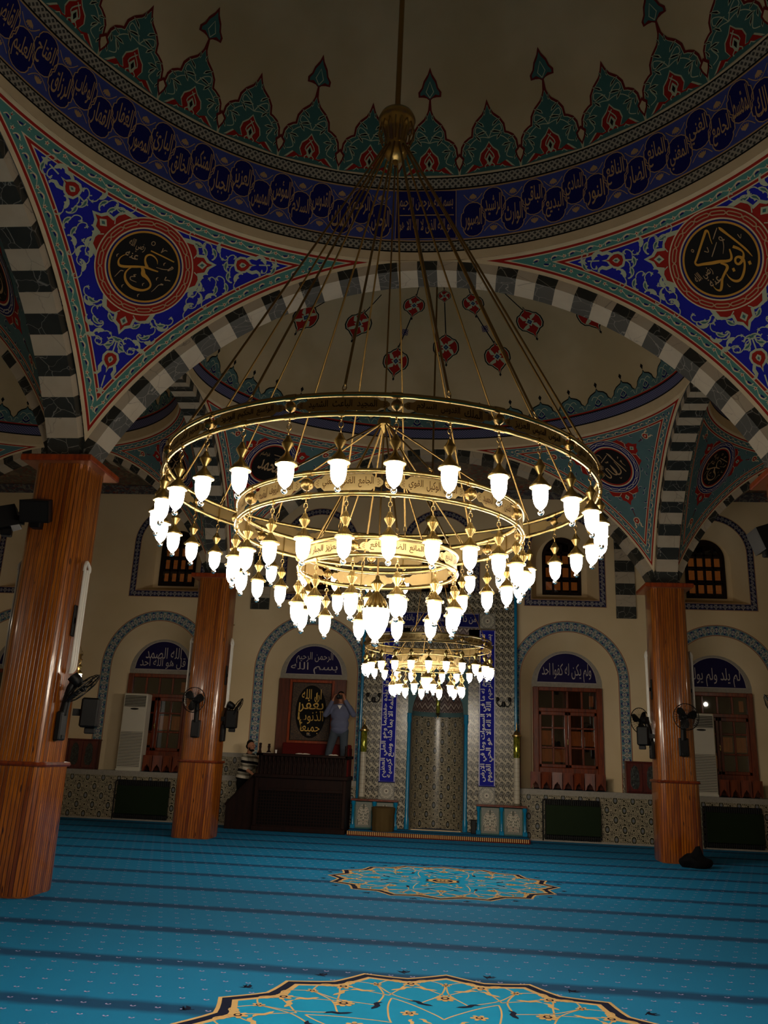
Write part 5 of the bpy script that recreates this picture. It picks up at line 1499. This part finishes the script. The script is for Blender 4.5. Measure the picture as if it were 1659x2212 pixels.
def pa(loc, rz, label, tilt=.3):
    r = empty('loudspeaker', loc, rz, label=label, cat='speaker')
    A = Matrix.Translation((0, -.20, 0)) @ Matrix.Rotation(tilt, 4, 'X')
    mb = MB(); mb.M = A; mb.prism([(-.17, -.12), (.17, -.12), (.12, .13), (-.12, .13)], -.13, .13, 2); mb.build('cabinet', [M['blk']], r)
    mb = MB(); mb.M = A; mb.quad([(-.155, -.122, -.11), (.155, -.122, -.11), (.155, -.122, .11), (-.155, -.122, .11)]); mb.build('grille', [M['blk2']], r)
    mb = MB(); mb.box(-.03, -.12, -.05, .03, .0, .05); mb.build('bracket', [M['blk']], r); mb = MB(); mb.bbox(-.06, -.24, -.21, .06, -.12, -.12, .01); mb.build('terminal_box', [M['blk']], r)
pa((-AX-.08, Y1-h, 4.20), .1, 'black loudspeaker high on the front of the tall near pillar', .35)
pa((-AX-h-.0, Y1-.30, 4.14), -pi/2+.35, 'black loudspeaker high on the outer side of the tall near pillar', .35)
pa((AX-h, Y1-.2, 4.1), -pi/2, 'black loudspeaker at the frame edge on the out-of-view pillar', .35)
def tube_lamp(loc, rz, label, L=1.28):
    r = empty('tube_lamp', loc, rz, label=label, cat='tube lamp')
    mb = MB(); mb.bbox(-.05, -.02, L*.33, .05, -.001, L*.62, .008); mb.box(-.012, -.06, L*.45, .012, -.015, L*.5); mb.build('mount', [M['blk2']], r)
    for x in (-.056, 0, .056):
        P = [(x, -.075, 0.06)] + [(x, -.075, L*i/8) for i in range(1, 8)] + [(x, -.075, L-.06)]
        P = [(x*.4, -.05, .0), (x*.8, -.065, .03)] + P
        mb = MB(); mb.tube(P, .017, 8); mb.build('tube', [M['steel']], r, 50)
    mb = MB(); mb.tube(catmull([(-.066, -.075, L-.08), (-.06, -.075, L-.02), (0, -.06, L+.04), (.06, -.075, L-.02), (.066, -.075, L-.08)], 5), .022, 8); mb.build('end_cap', [M['steel']], r, 50)
for (px, py), nm in (((-AX, Y1), 'tall near pillar'), ((-AX, Y2), 'slim far pillar'), ((AX, Y2), 'bag pillar')):
    tube_lamp((px-h, py-.05, 2.38), -pi/2, 'long white tube lamp on the %s side of the %s' % ('mihrab' if px > 0 else 'outer', nm))
    tube_lamp((px+h, py-.05, 2.38), pi/2, 'long white tube lamp on the %s side of the %s' % ('outer' if px > 0 else 'mihrab', nm))
# ================================================================== along the ledge
def air_con(x, y, z, label):
    r = empty('air_conditioner', (x, y, z), label=label, cat='air conditioner'); w, dp, H = .28, .15, 1.72
    mb = MB(); mb.bbox(-w, -dp, 0, w, dp, H, .02); mb.bbox(-w-.005, -dp-.01, 0, w+.005, dp, .05, .01); mb.build('casing', [M['ac']], r)
    mb = MB(); mb.quad([(-w+.03, -dp-.002, H-.30), (w-.03, -dp-.002, H-.30), (w-.03, -dp-.002, H-.05), (-w+.03, -dp-.002, H-.05)], 1)
    for i in range(7): mb.box(-w+.035, -dp-.012, H-.285+.034*i, w-.035, -dp-.001, H-.275+.034*i, 0)
    mb.build('outlet_grille', [M['ac'], M['acd']], r)
    mb = MB(); mb.sphere((0, -dp-.002, H-.35), (.10, .008, .022), 16); mb.build('control_panel', [M['acd']], r)
    mb = MB(); mb.quad([(-w+.02, -dp-.002, .08), (w-.02, -dp-.002, .08), (w-.02, -dp-.002, .86), (-w+.02, -dp-.002, .86)], 1)
    for i in range(24): mb.box(-w+.02, -dp-.014, .085+.0325*i, w-.02, -dp-.001, .103+.0325*i, 0)
    mb.build('intake_grille', [M['ac'], M['acd']], r)
air_con(-6.96, 19.42, 1.04, 'tall ivory air conditioner before the left window, near the slim far pillar')
air_con(5.72, 19.42, 1.04, 'tall ivory air conditioner half hidden by the bag pillar')
def bookcase(x0, x1, label, nd):
    r = empty('bookcase', ((x0+x1)/2, 19.345, 1.041), label=label, cat='bookcase'); w = (x1-x0)/2
    mb = MB(); mb.bbox(-w, -.10, 0, w, .12, .65, .01); mb.bbox(-w-.015, -.115, .63, w+.015, .12, .66, .006); mb.build('carcass', [M['redcab']], r)
    for i in range(nd):
        a = -w + 2*w*i/nd; b = -w + 2*w*(i+1)/nd; c = (a+b)/2; e = (b-a)/2
        mb = MB(); mb.bbox(a+.01, -.125, .03, b-.01, -.10, .62, .008, 0); dr = mb.build('door', [M['redcab']], r)
        mb = MB(); o = [(c-e*.45, .14), (c-e*.55, .2), (c-e*.5, .45), (c-e*.3, .54), (c, .58), (c+e*.3, .54), (c+e*.5, .45), (c+e*.55, .2), (c+e*.45, .14), (c+e*.25, .09), (c-e*.25, .09)]
        mb.prism(o, -.132, -.12, 1); mb.build('carved_panel', [M['carved']], dr)
bookcase(-8.72, -7.72, 'low red wooden bookcase with carved dark panels beside the left air conditioner', 3)
bookcase(4.09, 5.12, 'low red wooden bookcase with carved dark panels behind the bag pillar', 3)
def stand_mesh():
    mb = MB()
    o = [(-.105, 0), (-.105, .36), (.105, .36), (.105, 0), (.075, .03), (.05, .11), (.02, .13), (0, .17), (-.02, .13), (-.05, .11), (-.075, .03)]
    mb.prism(o, -.012, .012, 1); return mb
sp = None
def stands(x0, n, grp, where, first_light=False):
    global sp
    for i in range(n):
        lab = 'small wooden reading stand, %s, %s' % (['first', 'second', 'third', 'fourth', 'fifth', 'sixth', 'seventh'][i] + ' from the left', where)
        x = x0 + .232*i; ry = .0 if i else .15
        if sp is None:
            sp = empty('reading_stand', (x, 19.36, 1.04), .0, label=lab, cat='book stand', group=grp)
            stand_mesh().build('front_leaf', [M['cherry']], sp)
            mb = MB(); mb.M = Matrix.Translation((0, .09, 0)); o = [(-.105, 0), (-.105, .34), (.105, .34), (.105, 0), (.05, .11), (0, .17), (-.05, .11)]; mb.prism(o, -.012, .012, 1); mb.box(-.10, -.09, .30, .10, .0, .315); mb.build('back_leaf', [M['cherry']], sp)
        else:
            k = dup(sp, None, (x, 19.36, 1.04), .18 if i % 3 == 1 else (-.12 if i % 3 == 2 else 0)); tag(k, lab, 'book stand', grp)
stands(2.17, 7, 'reading stands under the window beside the mihrab', 'under the window beside the mihrab')
stands(-6.55, 4, 'reading stands under the left window', 'beside the left air conditioner')
stands(6.14, 4, 'reading stands under the far window', 'beside the half hidden air conditioner')
def radiator(x0, x1, label):
    r = empty('radiator', ((x0+x1)/2, 19.225, .0), label=label, cat='radiator'); w = (x1-x0)/2
    mb = MB(); n = int(2*w/.045)
    for i in range(n): mb.bbox(-w+.045*i+.004, -.05, .04, -w+.045*i+.041, .0, .86, .01)
    mb.build('fins', [M['blk2']], r)
    mb = MB(); mb.bbox(-w+.02, -.085, .14, w-.02, -.055, .74, .008); mb.build('cover_panel', [M['radg']], r)
    mb = MB(); mb.tube([(-w, -.03, .10), (w, -.03, .10)], .018, 8); mb.tube([(-w-.04, -.03, 0.02), (-w-.04, -.03, .80), (-w-.02, -.03, .84), (-w, -.03, .84)], .014, 8); mb.build('pipe', [M['blk2']], r, 50)
radiator(-7.12, -5.88, 'radiator behind a dark green panel left of the slim far pillar')
radiator(2.34, 3.53, 'radiator behind a dark green panel between mihrab and bag pillar')
radiator(5.66, 6.86, 'radiator behind a dark green panel right of the bag pillar')
# ================================================================== preaching platform
KX0, KX1, KY0, KY1 = -3.78, -1.84, 18.32, 19.20
k = empty('preaching_platform', ((KX0+KX1)/2, KY0, 0), label='raised dark walnut preaching platform with carved rail and lattice front', cat='preaching platform')
k.location = (0, 0, 0)
mb = MB(); mb.box(KX0, KY0+.02, 0, KX1, KY1, 1.08)
mb.bbox(KX0-.02, KY0-.02, 0, KX1+.02, KY0+.03, .10, .01); mb.bbox(KX0-.03, KY0-.03, 1.06, KX1+.03, KY1, 1.14, .012)
for x in (KX0, KX1-.07): mb.bbox(x, KY0-.01, .1, x+.07, KY0+.03, 1.06, .008)
mb.build('body', [M['dwood']], k)
mb = MB(); mb.quad([(KX0+.08, KY0+.012, .12), (KX1-.08, KY0+.012, .12), (KX1-.08, KY0+.012, .80), (KX0+.08, KY0+.012, .80)], 0, [(0, 0), (1.82, 0), (1.82, .68), (0, .68)])
mb.bbox(KX0+.07, KY0-.005, .80, KX1-.07, KY0+.03, .86, .006, 1); mb.build('lattice_panel', [M['mash'], M['dwood']], k)
mb = MB(); mb.bbox(KX0-.02, KY0-.03, 1.50, KX1+.02, KY0+.16, 1.56, .012); mb.bbox(KX0-.02, KY0-.03, 1.50, KX0+.14, KY1, 1.56, .01); mb.bbox(KX1-.05, KY0-.03, 1.50, KX1+.02, KY1, 1.56, .01)
mb.build('top_rail', [M['dwood']], k)
n = 21
for i in range(n):
    x = KX0+.09 + (KX1-KX0-.18)*i/(n-1)
    mb = MB(); mb.lathe([(.022, 1.14), (.022, 1.17), (.012, 1.20), (.026, 1.27), (.014, 1.33), (.012, 1.36), (.024, 1.40), (.03, 1.44), (.03, 1.50)], (x, KY0+.03, 0), 10); mb.build('baluster', [M['dwood']], k, 50)
mb = MB(); mb.box(KX0+.02, KY0+.055, 1.14, KX1-.02, KY0+.075, 1.50); mb.build('rail_backing', [M['dwood']], k)
mb = MB(); mb.prism([(-4.40, 0), (-4.40, .46), (-3.80, 1.10), (-3.78, 1.10), (-3.78, 0)], 18.42, 18.48, 1); mb.tube([(-4.42, 18.45, .47), (-3.80, 18.45, 1.13)], .03, 8); mb.build('stair_side', [M['dwood']], k)
mb = MB()
for i in range(2): mb.box(-3.90+.06*i, 18.49, 0, -3.78, 19.15, .45*(i+1))
mb.build('steps', [M['dwood']], k)
mb = MB(); mb.bbox(-3.42, 19.12, 1.12, -1.87, 19.2, 1.80, .02); mb.bbox(-1.895, 18.6, 1.12, -1.85, 19.15, 1.72, .01); mb.build('back_rest', [M['darkred']], k)
for x, y in ((KX0+.04, KY0+.05), (KX1-.04, KY0+.05)):
    mb = MB(); mb.lathe([(.04, 1.56), (.03, 1.60), (.022, 1.63), (.03, 1.68), (.026, 1.72), (.034, 1.74), (.028, 1.76), (.003, 1.765)], (x, y, 0), 14); mb.build('finial', [M['dwood']], k, 50)
def turned(x, y, lb):
    mb = MB(); mb.lathe([(.05, 0), (.05, .02), (.03, .03), (.022, .07), (.034, .13), (.024, .15), (.03, .165), (.028, .18), (.003, .184)], seg=14)
    o = mb.build('turned_stand', [M['dwood']], None, 50, (x, y, 1.568)); tag(o, lb, 'stand')
turned(-3.56, 18.42, 'little dark turned wooden stand on the platform rail')
def slab(nm, x, y, w, dpt, hh, rz, mat, lb, cat, z=1.561):
    mb = MB(); mb.bbox(-w/2, -dpt/2, 0, w/2, dpt/2, hh, .004); o = mb.build(nm, [mat], None, None, (x, y, z)); o.rotation_euler[2] = rz; tag(o, lb, cat)
def book(x, y, w, rz, lb):
    r = empty('open_book', (x, y, 1.561), rz, label=lb, cat='book')
    for s in (-1, 1):
        mb = MB(); P = [(0, .012), (s*w*.15, .022), (s*w*.3, .02), (s*w*.5, .008)]
        vs = [(p[0], q, p[1]) for p in P for q in (-.06, .06)] + [(p[0], q, 0) for p in P for q in (-.06, .06)]
        mb.add(vs, [[2*i, 2*i+1, 2*i+3, 2*i+2] for i in range(3)] + [[2*i, 2*i+2, 2*i+10, 2*i+8] for i in range(3)] + [[2*i+1, 2*i+9, 2*i+11, 2*i+3] for i in range(3)] + [[6, 7, 15, 14]]); mb.build('page_block', [M['paper']], r)
book(-2.81, 18.39, .30, 0, 'open book with pale pages at the middle of the platform rail')
book(-2.15, 18.39, .19, 0, 'small open pale book on the platform rail below the man with the camera')
slab('paper_sheet', -3.58, 18.40, .20, .12, .004, .1, M['paper'], 'white paper sheet under the turned stand on the rail', 'paper', 1.562)
mb = MB(); mb.lathe([(.02, 0), (.024, .07), (.022, .07), (.018, .005)], seg=16); tag(mb.build('paper_cup', [M['white']], None, 50, (-3.40, 18.40, 1.561)), 'small white cup on the left part of the platform rail', 'cup')
# framed panel of calligraphy
fr = empty('framed_calligraphy', (-2.95, YW+.355, 2.52), label='large framed black panel with an oval of gold calligraphy behind the platform', cat='picture')
mb = MB()
for a, b, c, d in ((-.53, -.47, -.72, .72), (.47, .53, -.72, .72), (-.47, .47, .66, .72), (-.47, .47, -.72, -.66)): mb.bbox(a, -.04, c, b, .0, d, .008)
mb.build('frame', [M['capwood']], fr)
mb = MB(); d = Dec(mb, lambda u, v, h: (u, -.012-h, v), .003, True); d.fill([(-.48, -.67), (.48, -.67), (.48, .67), (-.48, .67)], 0, 0)
d.rib([(-.46, -.65), (.46, -.65), (.46, .65), (-.46, .65)], .02, 1, 1, True)
d.fill([(.36*cos(2*pi*i/40), .60*sin(2*pi*i/40)) for i in range(40)], 1, 1)
for t, cy, w, hh in (('ان الله', .36, .46, .30), ('يغفر', .12, .58, .30), ('الذنوب', -.13, .60, .30), ('جميعا', -.37, .46, .27)): d.text(t, 0, cy, w, hh, 2, 2, 0, 4, .0)
d.rib([(-.27, .2), (-.28, -.1), (-.2, -.4)], [.03, .035, .02], 2, 2); d.rib([(.12, .42), (.13, .2)], .03, 2, 2)
d.text('٤١', -.02, -.51, .1, .06, 3, 2, 0, 3)
mb.build('artwork', [M['ground'], M['black'], M['gold2'], M['grey']], fr)
# ================================================================== small things
mb = MB()
random.seed(3)
mb.sphere((0, 0, .10), (.27, .20, .115), 28)
for i, p in enumerate(mb.v):
    x, y, z = p; n = .035*sin(x*19+1)*cos(y*23) + .03*sin(x*9+y*13); mb.v[i] = (x+n*.6, y+n*.4, max(.004, z + n*.8 + (.12*math.exp(-((x-.03)**2+(y)**2)/.0035) if z > .1 else 0) - .03*(x > .1)))
bg = mb.build('bag', [M['bag']], None, 60, (4.50, 15.62, 0)); tag(bg, 'limp black cloth bag on the carpet at the pillar foot', 'bag')
mb = MB(); mb.tube(catmull([(-.05, 0, .19), (0, -.02, .27), (.06, 0, .20)], 5), .010, 6); mb.build('strap', [M['bag']], bg, 50)
st = empty('draped_stool', (-1.06, 18.575, .0925), label='low round stool under a brown cloth before the left pedestal', cat='stool')
mb = MB(); mb.lathe([(.22, .0), (.235, .1), (.23, .3), (.25, .42), (.255, .46), (.22, .475), (.0005, .48)], seg=48)
for i, p in enumerate(mb.v):
    a = atan2(p[1], p[0]); w = 1 + .05*sin(a*11)*max(0, (.46-p[2]))*2; mb.v[i] = (p[0]*w, p[1]*w, p[2])
mb.build('cloth', [M['cloth']], st, 60)
mb = MB(); mb.lathe([(.20, .0), (.20, .02)], seg=24); mb.build('base', [M['dwood']], st)
sb = empty('floor_speaker', (.83, 19.02, .0925), label='small black box on the step left of the right pedestal', cat='speaker')
mb = MB(); mb.bbox(-.055, -.1, 0, .055, .1, .28, .01); mb.build('cabinet', [M['blk']], sb)
mb = MB(); mb.quad([(-.045, -.102, .02), (.045, -.102, .02), (.045, -.102, .26), (-.045, -.102, .26)]); mb.build('grille', [M['blk2']], sb)
hk = MB(); hk.tube([(0, 0, .12), (0, -.02, .10), (0, -.02, -.08)], .010, 6); hk.lathe([(.008, -.07), (.06, -.10), (.05, -.11), (.01, -.13)], (0, -.02, 0), 12)
tag(hk.build('wall_hook', [M['brassd']], None, 50, (-4.90, YW-.005, 4.54)), 'small brass hook on the cream wall beside the slim far pillar', 'hook')
PW = 4.5
# ================================================================== people
def blob(name, parts, mat, vox, parent=None, sm=6):
    mb = MB()
    for p in parts:
        if p[0] == 'c': mb.capsule(p[1], p[2], p[3], p[4], 16)
        else: mb.sphere(p[1], p[2], 20)
    o = mb.build('tmp', [mat]); md = o.modifiers.new('r', 'REMESH'); md.mode = 'VOXEL'; md.voxel_size = vox
    s = o.modifiers.new('s', 'SMOOTH'); s.iterations = sm; s.factor = .5
    bpy.context.view_layer.update()
    me = bpy.data.meshes.new_from_object(o.evaluated_get(bpy.context.evaluated_depsgraph_get()))
    bpy.data.objects.remove(o); me.name = name
    me.polygons.foreach_set('use_smooth', [True]*len(me.polygons))
    if not me.materials: me.materials.append(mat)
    return link(name, me, parent)
def head(c, R, hairy=.6, beard=False):
    "parts of a head centred at c, rotation matrix R (face toward local -y)"
    f = lambda x, y, z: tuple(V(c) + R @ V((x, y, z)))
    P = [('s', f(0, .005, .03), (.076, .094, .092)), ('s', f(0, -.03, -.035), (.058, .062, .072)), ('s', f(0, -.055, -.085), (.034, .03, .026)),
         ('c', f(0, -.098, .012), f(0, -.112, -.022), .010, .016), ('s', f(0, -.09, -.055), (.026, .012, .010)), ('s', f(0, -.085, .035), (.05, .012, .012)),
         ('s', f(-.078, .008, -.005), (.012, .022, .032)), ('s', f(.078, .008, -.005), (.012, .022, .032))]
    return P, f
def hand(w, d, up, side, parts, curl=.6, fl=.075):
    "palm at w pointing d; fingers curl toward up"
    w = V(w); d = V(d).normalized(); up = V(up).normalized(); s = d.cross(up).normalized()*side
    pc = w + d*.05
    for k in range(4):
        b0 = w + d*.02 + s*(.012 - .010*k + .006); b1 = w + d*.085 + s*(.034 - .022*k)
        parts.append(('c', b0, b1, .016, .012))
        L = fl*(.92, 1.0, .95, .78)[k]
        j1 = b1 + (d*cos(curl*.5) + up*sin(curl*.5))*L*.5; j2 = j1 + (d*cos(curl*1.3) + up*sin(curl*1.3))*L*.3; j3 = j2 + (d*cos(curl*2) + up*sin(curl*2))*L*.22
        parts += [('c', b1, j1, .0098, .009), ('c', j1, j2, .009, .008), ('c', j2, j3, .008, .007)]
    t0 = w + d*.025 + s*.024; t1 = t0 + (d*.6 + s*.8).normalized()*.042; t2 = t1 + (d*.9 + s*.2 + up*.4).normalized()*.030
    parts += [('c', t0, t1, .015, .0115), ('c', t1, t2, .011, .0085)]
# --- man with the camera, standing on the platform, facing the hall
gx, gy, gz = -2.12, 18.88, 1.155
m1 = empty('person', (gx, gy, gz), label='man in blue-grey shirt and jeans on the platform holding a camera to his face', cat='person')
def A(x, y, z): return (x, y, z)
Rm = Matrix.Rotation(.12, 3, 'Z') @ Matrix.Rotation(.06, 3, 'X')
hp, hf = head(A(.0, -.03, 1.645), Rm)
sL, sR = V((-.19, .0, 1.425)), V((.19, .0, 1.425)); eL, eR = V((-.315, -.10, 1.265)), V((.305, -.10, 1.285)); wL, wR = V((-.145, -.235, 1.575)), V((.105, -.215, 1.60))
hipL, hipR = V((-.10, 0, .93)), V((.10, 0, .93)); kL, kR = V((-.20, -.04, .50)), V((.12, -.05, .49)); aL, aR = V((-.29, .04, .09)), V((.11, .02, .09))
body = hp + [('c', A(0, 0, 1.44), A(0, -.015, 1.57), .062, .056), ('s', A(0, 0, 1.30), (.165, .105, .17)), ('s', A(0, 0, 1.05), (.15, .105, .18)),
  ('c', sL, eL, .05, .042), ('c', eL, wL, .042, .028), ('c', sR, eR, .05, .042), ('c', eR, wR, .042, .028), ('c', A(0, 0, 1.42), sL, .06, .052), ('c', A(0, 0, 1.42), sR, .06, .052),
  ('c', hipL, kL, .082, .055), ('c', kL, aL, .055, .038), ('c', hipR, kR, .082, .055), ('c', kR, aR, .055, .038), ('c', aL, aL+V((-.03, -.14, -.05)), .038, .035), ('c', aR, aR+V((.0, -.14, -.05)), .038, .035)]
hand(wL, (.25, -.1, 1), (.8, .3, 0), 1, body, .9); hand(wR, (-.2, -.1, 1), (-.8, .3, 0), -1, body, .9)
blob('body', body, M['skin'], .0085, m1, 4)
shirt = [('s', A(0, 0, 1.28), (.215, .145, .20)), ('c', A(0, 0, 1.42), sL, .09, .075), ('c', A(0, 0, 1.42), sR, .085, .075), ('s', A(0, -.02, 1.08), (.205, .16, .18)), ('s', A(0, -.01, .96), (.195, .15, .12)),
  ('c', sL, eL, .075, .064), ('c', eL, wL-(wL-eL)*.12, .062, .044), ('c', sR, eR, .075, .064), ('c', eR, wR-(wR-eR)*.12, .062, .044), ('c', A(0, 0, 1.46), A(0, 0, 1.475), .082, .076)]
blob('shirt', shirt, M['shirt'], .011, m1, 4)
trs = [('s', A(0, 0, .93), (.165, .125, .12)), ('c', hipL, kL, .105, .078), ('c', kL, aL+V((0, 0, -.03)), .078, .064), ('c', hipR, kR, .105, .078), ('c', kR, aR+V((0, 0, -.03)), .078, .064)]
blob('jeans', trs, M['jeans'], .012, m1, 4)
blob('shoes', [('c', aL+V((.0, .03, -.055)), aL+V((-.03, -.17, -.05)), .04, .04), ('c', aR+V((0, .03, -.055)), aR+V((.0, -.17, -.05)), .04, .04)], M['blk'], .012, m1)
blob('hair', [('s', hf(0, .022, .055), (.082, .089, .086)), ('s', hf(0, .045, -.005), (.079, .062, .065))], M['hair'], .008, m1)
mb = MB(); d = Dec(mb, lambda u, v, h: (u, -.155-h, v), .003); d.fill([(-.05, 1.47), (.05, 1.47), (0, 1.385)], 0, 0); mb.build('collar', [M['white']], m1)
cam = empty('camera_body', (gx-.015, gy-.22, gz+1.645), label='black camera held to the face of the man on the platform', cat='camera'); cam.name = 'camera'
mb = MB(); mb.bbox(-.062, -.025, -.042, .062, .035, .040, .008); mb.bbox(-.022, -.02, .036, .022, .03, .06, .006); mb.build('housing', [M['blk']], cam)
mb = MB(); mb.M = Matrix.Rotation(pi/2, 4, 'X'); mb.lathe([(.034, .02), (.036, .03), (.036, .085), (.031, .09), (.028, .08), (.0005, .075)], seg=22); mb.build('lens', [M['blk2']], cam, 50)
# --- man in the striped sweater beside the stair, facing the mihrab
gx, gy = -4.17, 18.98
m2 = empty('person', (gx, gy, 0), label='bearded man in a striped sweater and black trousers leaning on the stair rail', cat='person')
Rm = Matrix.Rotation(1.05, 3, 'Z') @ Matrix.Rotation(.05, 3, 'X')
hp, hf = head(A(.09, -.06, 1.685), Rm)
sN, sF = V((.0, -.17, 1.44)), V((.10, .15, 1.46)); eN, wN = V((.06, -.28, 1.21)), V((.24, -.39, 1.12)); eF, wF = V((.27, .0, 1.30)), V((.36, -.20, 1.36))
hN, hF = V((-.06, -.09, .92)), V((.0, .09, .92)); kN, kF = V((.0, -.12, .50)), V((.10, .07, .50)); aN, aF = V((-.05, -.10, .09)), V((.05, .08, .09))
body = hp + [('c', A(.045, -.01, 1.45), A(.08, -.045, 1.61), .062, .058), ('s', A(.03, 0, 1.30), (.12, .165, .17)), ('s', A(-.02, 0, 1.06), (.11, .15, .17)), ('c', A(.045, 0, 1.43), sN, .06, .05), ('c', A(.045, 0, 1.43), sF, .06, .05),
  ('c', sN, eN, .05, .042), ('c', eN, wN, .044, .030), ('c', sF, eF, .05, .042), ('c', eF, wF, .042, .03), ('c', hN, kN, .082, .055), ('c', kN, aN, .055, .04), ('c', hF, kF, .082, .055), ('c', kF, aF, .055, .04),
  ('c', aN, aN+V((.13, -.04, -.05)), .038, .034), ('c', aF, aF+V((.13, -.03, -.05)), .038, .034)]
hand(wN, (.75, -.35, -.45), (.2, .2, -1), 1, body, .7); hand(wF, (.6, -.6, .1), (.2, 0, -1), -1, body, .7)
blob('body', body, M['skin'], .0085, m2, 4)
sw = [('s', A(.03, 0, 1.31), (.15, .20, .19)), ('s', A(-.03, -.01, 1.12), (.155, .185, .16)), ('s', A(-.05, -.01, 1.03), (.15, .178, .09)), ('c', A(.045, 0, 1.43), sN, .09, .078), ('c', A(.045, 0, 1.43), sF, .09, .078), ('c', sN, eN+(sN-eN)*.05, .080, .070), ('c', eN, eN+(wN-eN)*.15, .066, .060), ('c', sF, eF, .078, .066), ('c', eF, wF, .064, .045), ('c', A(.05, -.01, 1.47), A(.055, -.02, 1.50), .080, .074)]
blob('sweater', sw, M['sweater'], .011, m2, 4)
blob('trousers', [('s', A(-.03, 0, .93), (.135, .165, .13)), ('c', hN, kN, .105, .08), ('c', kN, aN+V((0, 0, -.03)), .08, .065), ('c', hF, kF, .105, .08), ('c', kF, aF+V((0, 0, -.03)), .08, .065)], M['trous'], .012, m2, 4)
blob('shoes', [('c', aN+V((-.03, 0, -.05)), aN+V((.16, -.04, -.05)), .04, .04), ('c', aF+V((-.03, 0, -.05)), aF+V((.13, -.03, -.05)), .04, .04)], M['blk'], .012, m2)
blob('hair', [('s', hf(0, .022, .055), (.083, .091, .088)), ('s', hf(0, .045, -.005), (.080, .062, .068))], M['hair'], .008, m2)
blob('beard', [('s', hf(0, -.040, -.075), (.058, .052, .040)), ('s', hf(.045, -.02, -.055), (.02, .035, .04)), ('s', hf(-.045, -.02, -.055), (.02, .035, .04))], M['hair'], .007, m2)
for m_, f_ in ((m2, hf),):
    mb = MB()
    for s in (-1, 1): mb.sphere(f_(s*.03, -.088, .018), .008, 10)
    mb.build('eyes', [M['black']], m_, 60)
# ================================================================== camera, world, light
cd = bpy.data.cameras.new('view'); co = bpy.data.objects.new('view', cd); C.objects.link(co)
pt, rl, yw = radians(16.198), radians(2.373), radians(5.518)
fw0 = V((-sin(yw), cos(yw), 0)); rt0 = V((cos(yw), sin(yw), 0)); up0 = V((0, 0, 1))
fw = fw0*cos(pt) + up0*sin(pt); up = up0*cos(pt) - fw0*sin(pt)
rt = rt0*cos(rl) + up*sin(rl); up = up*cos(rl) - rt0*sin(rl)
co.matrix_world = Matrix(((rt.x, up.x, -fw.x, .486), (rt.y, up.y, -fw.y, 0), (rt.z, up.z, -fw.z, 1.6), (0, 0, 0, 1)))
cd.sensor_fit = 'VERTICAL'; cd.sensor_height = 36; cd.lens = 1810.9/2212*36; cd.clip_start = .05; cd.clip_end = 100
SC.camera = co
def pl(x, y, z, W, r=.06):
    l = bpy.data.lights.new('fill_light', 'POINT'); l.energy = W; l.color = (1, .85, .66); l.shadow_soft_size = r  # unseen fill light, not one of the modelled lamps
    o = bpy.data.objects.new('fill_light', l); C.objects.link(o); o.location = (x, y, z)
for i in range(4): pl(-.04 + .72*cos(i*pi/2+.3), 5.2 + .72*sin(i*pi/2+.3), 2.52, PW*1.5, .12)  # added fill among the big chandelier lamps to lift dome and vaults
for i in range(3): pl(.2*cos(i*2.1+.3), 13 + .2*sin(i*2.1+.3), 2.62, PW*.8, .1)  # added fill inside the smaller chandelier, beyond its own lamps
for x, y in ((-8, 5.2), (8, 5.2), (-8, 12.8), (8, 12.8)): pl(x, y, 3.5, PW*1.2)  # added fill in the side bays, no fixture modelled there
w = bpy.data.worlds.new('night'); SC.world = w; w.use_nodes = True
w.node_tree.nodes['Background'].inputs[0].default_value = (.02, .018, .016, 1); w.node_tree.nodes['Background'].inputs[1].default_value = .2
SC.view_settings.view_transform = 'Standard'; SC.view_settings.look = 'None'; SC.view_settings.exposure = 1.4; SC.view_settings.gamma = 1.1
SC.cycles.max_bounces = 6; SC.cycles.diffuse_bounces = 4; SC.cycles.glossy_bounces = 3; SC.cycles.transmission_bounces = 4; SC.cycles.transparent_max_bounces = 6
SC.cycles.caustics_reflective = False; SC.cycles.caustics_refractive = False; SC.cycles.sample_clamp_indirect = 3
SC.cycles.use_denoising = True
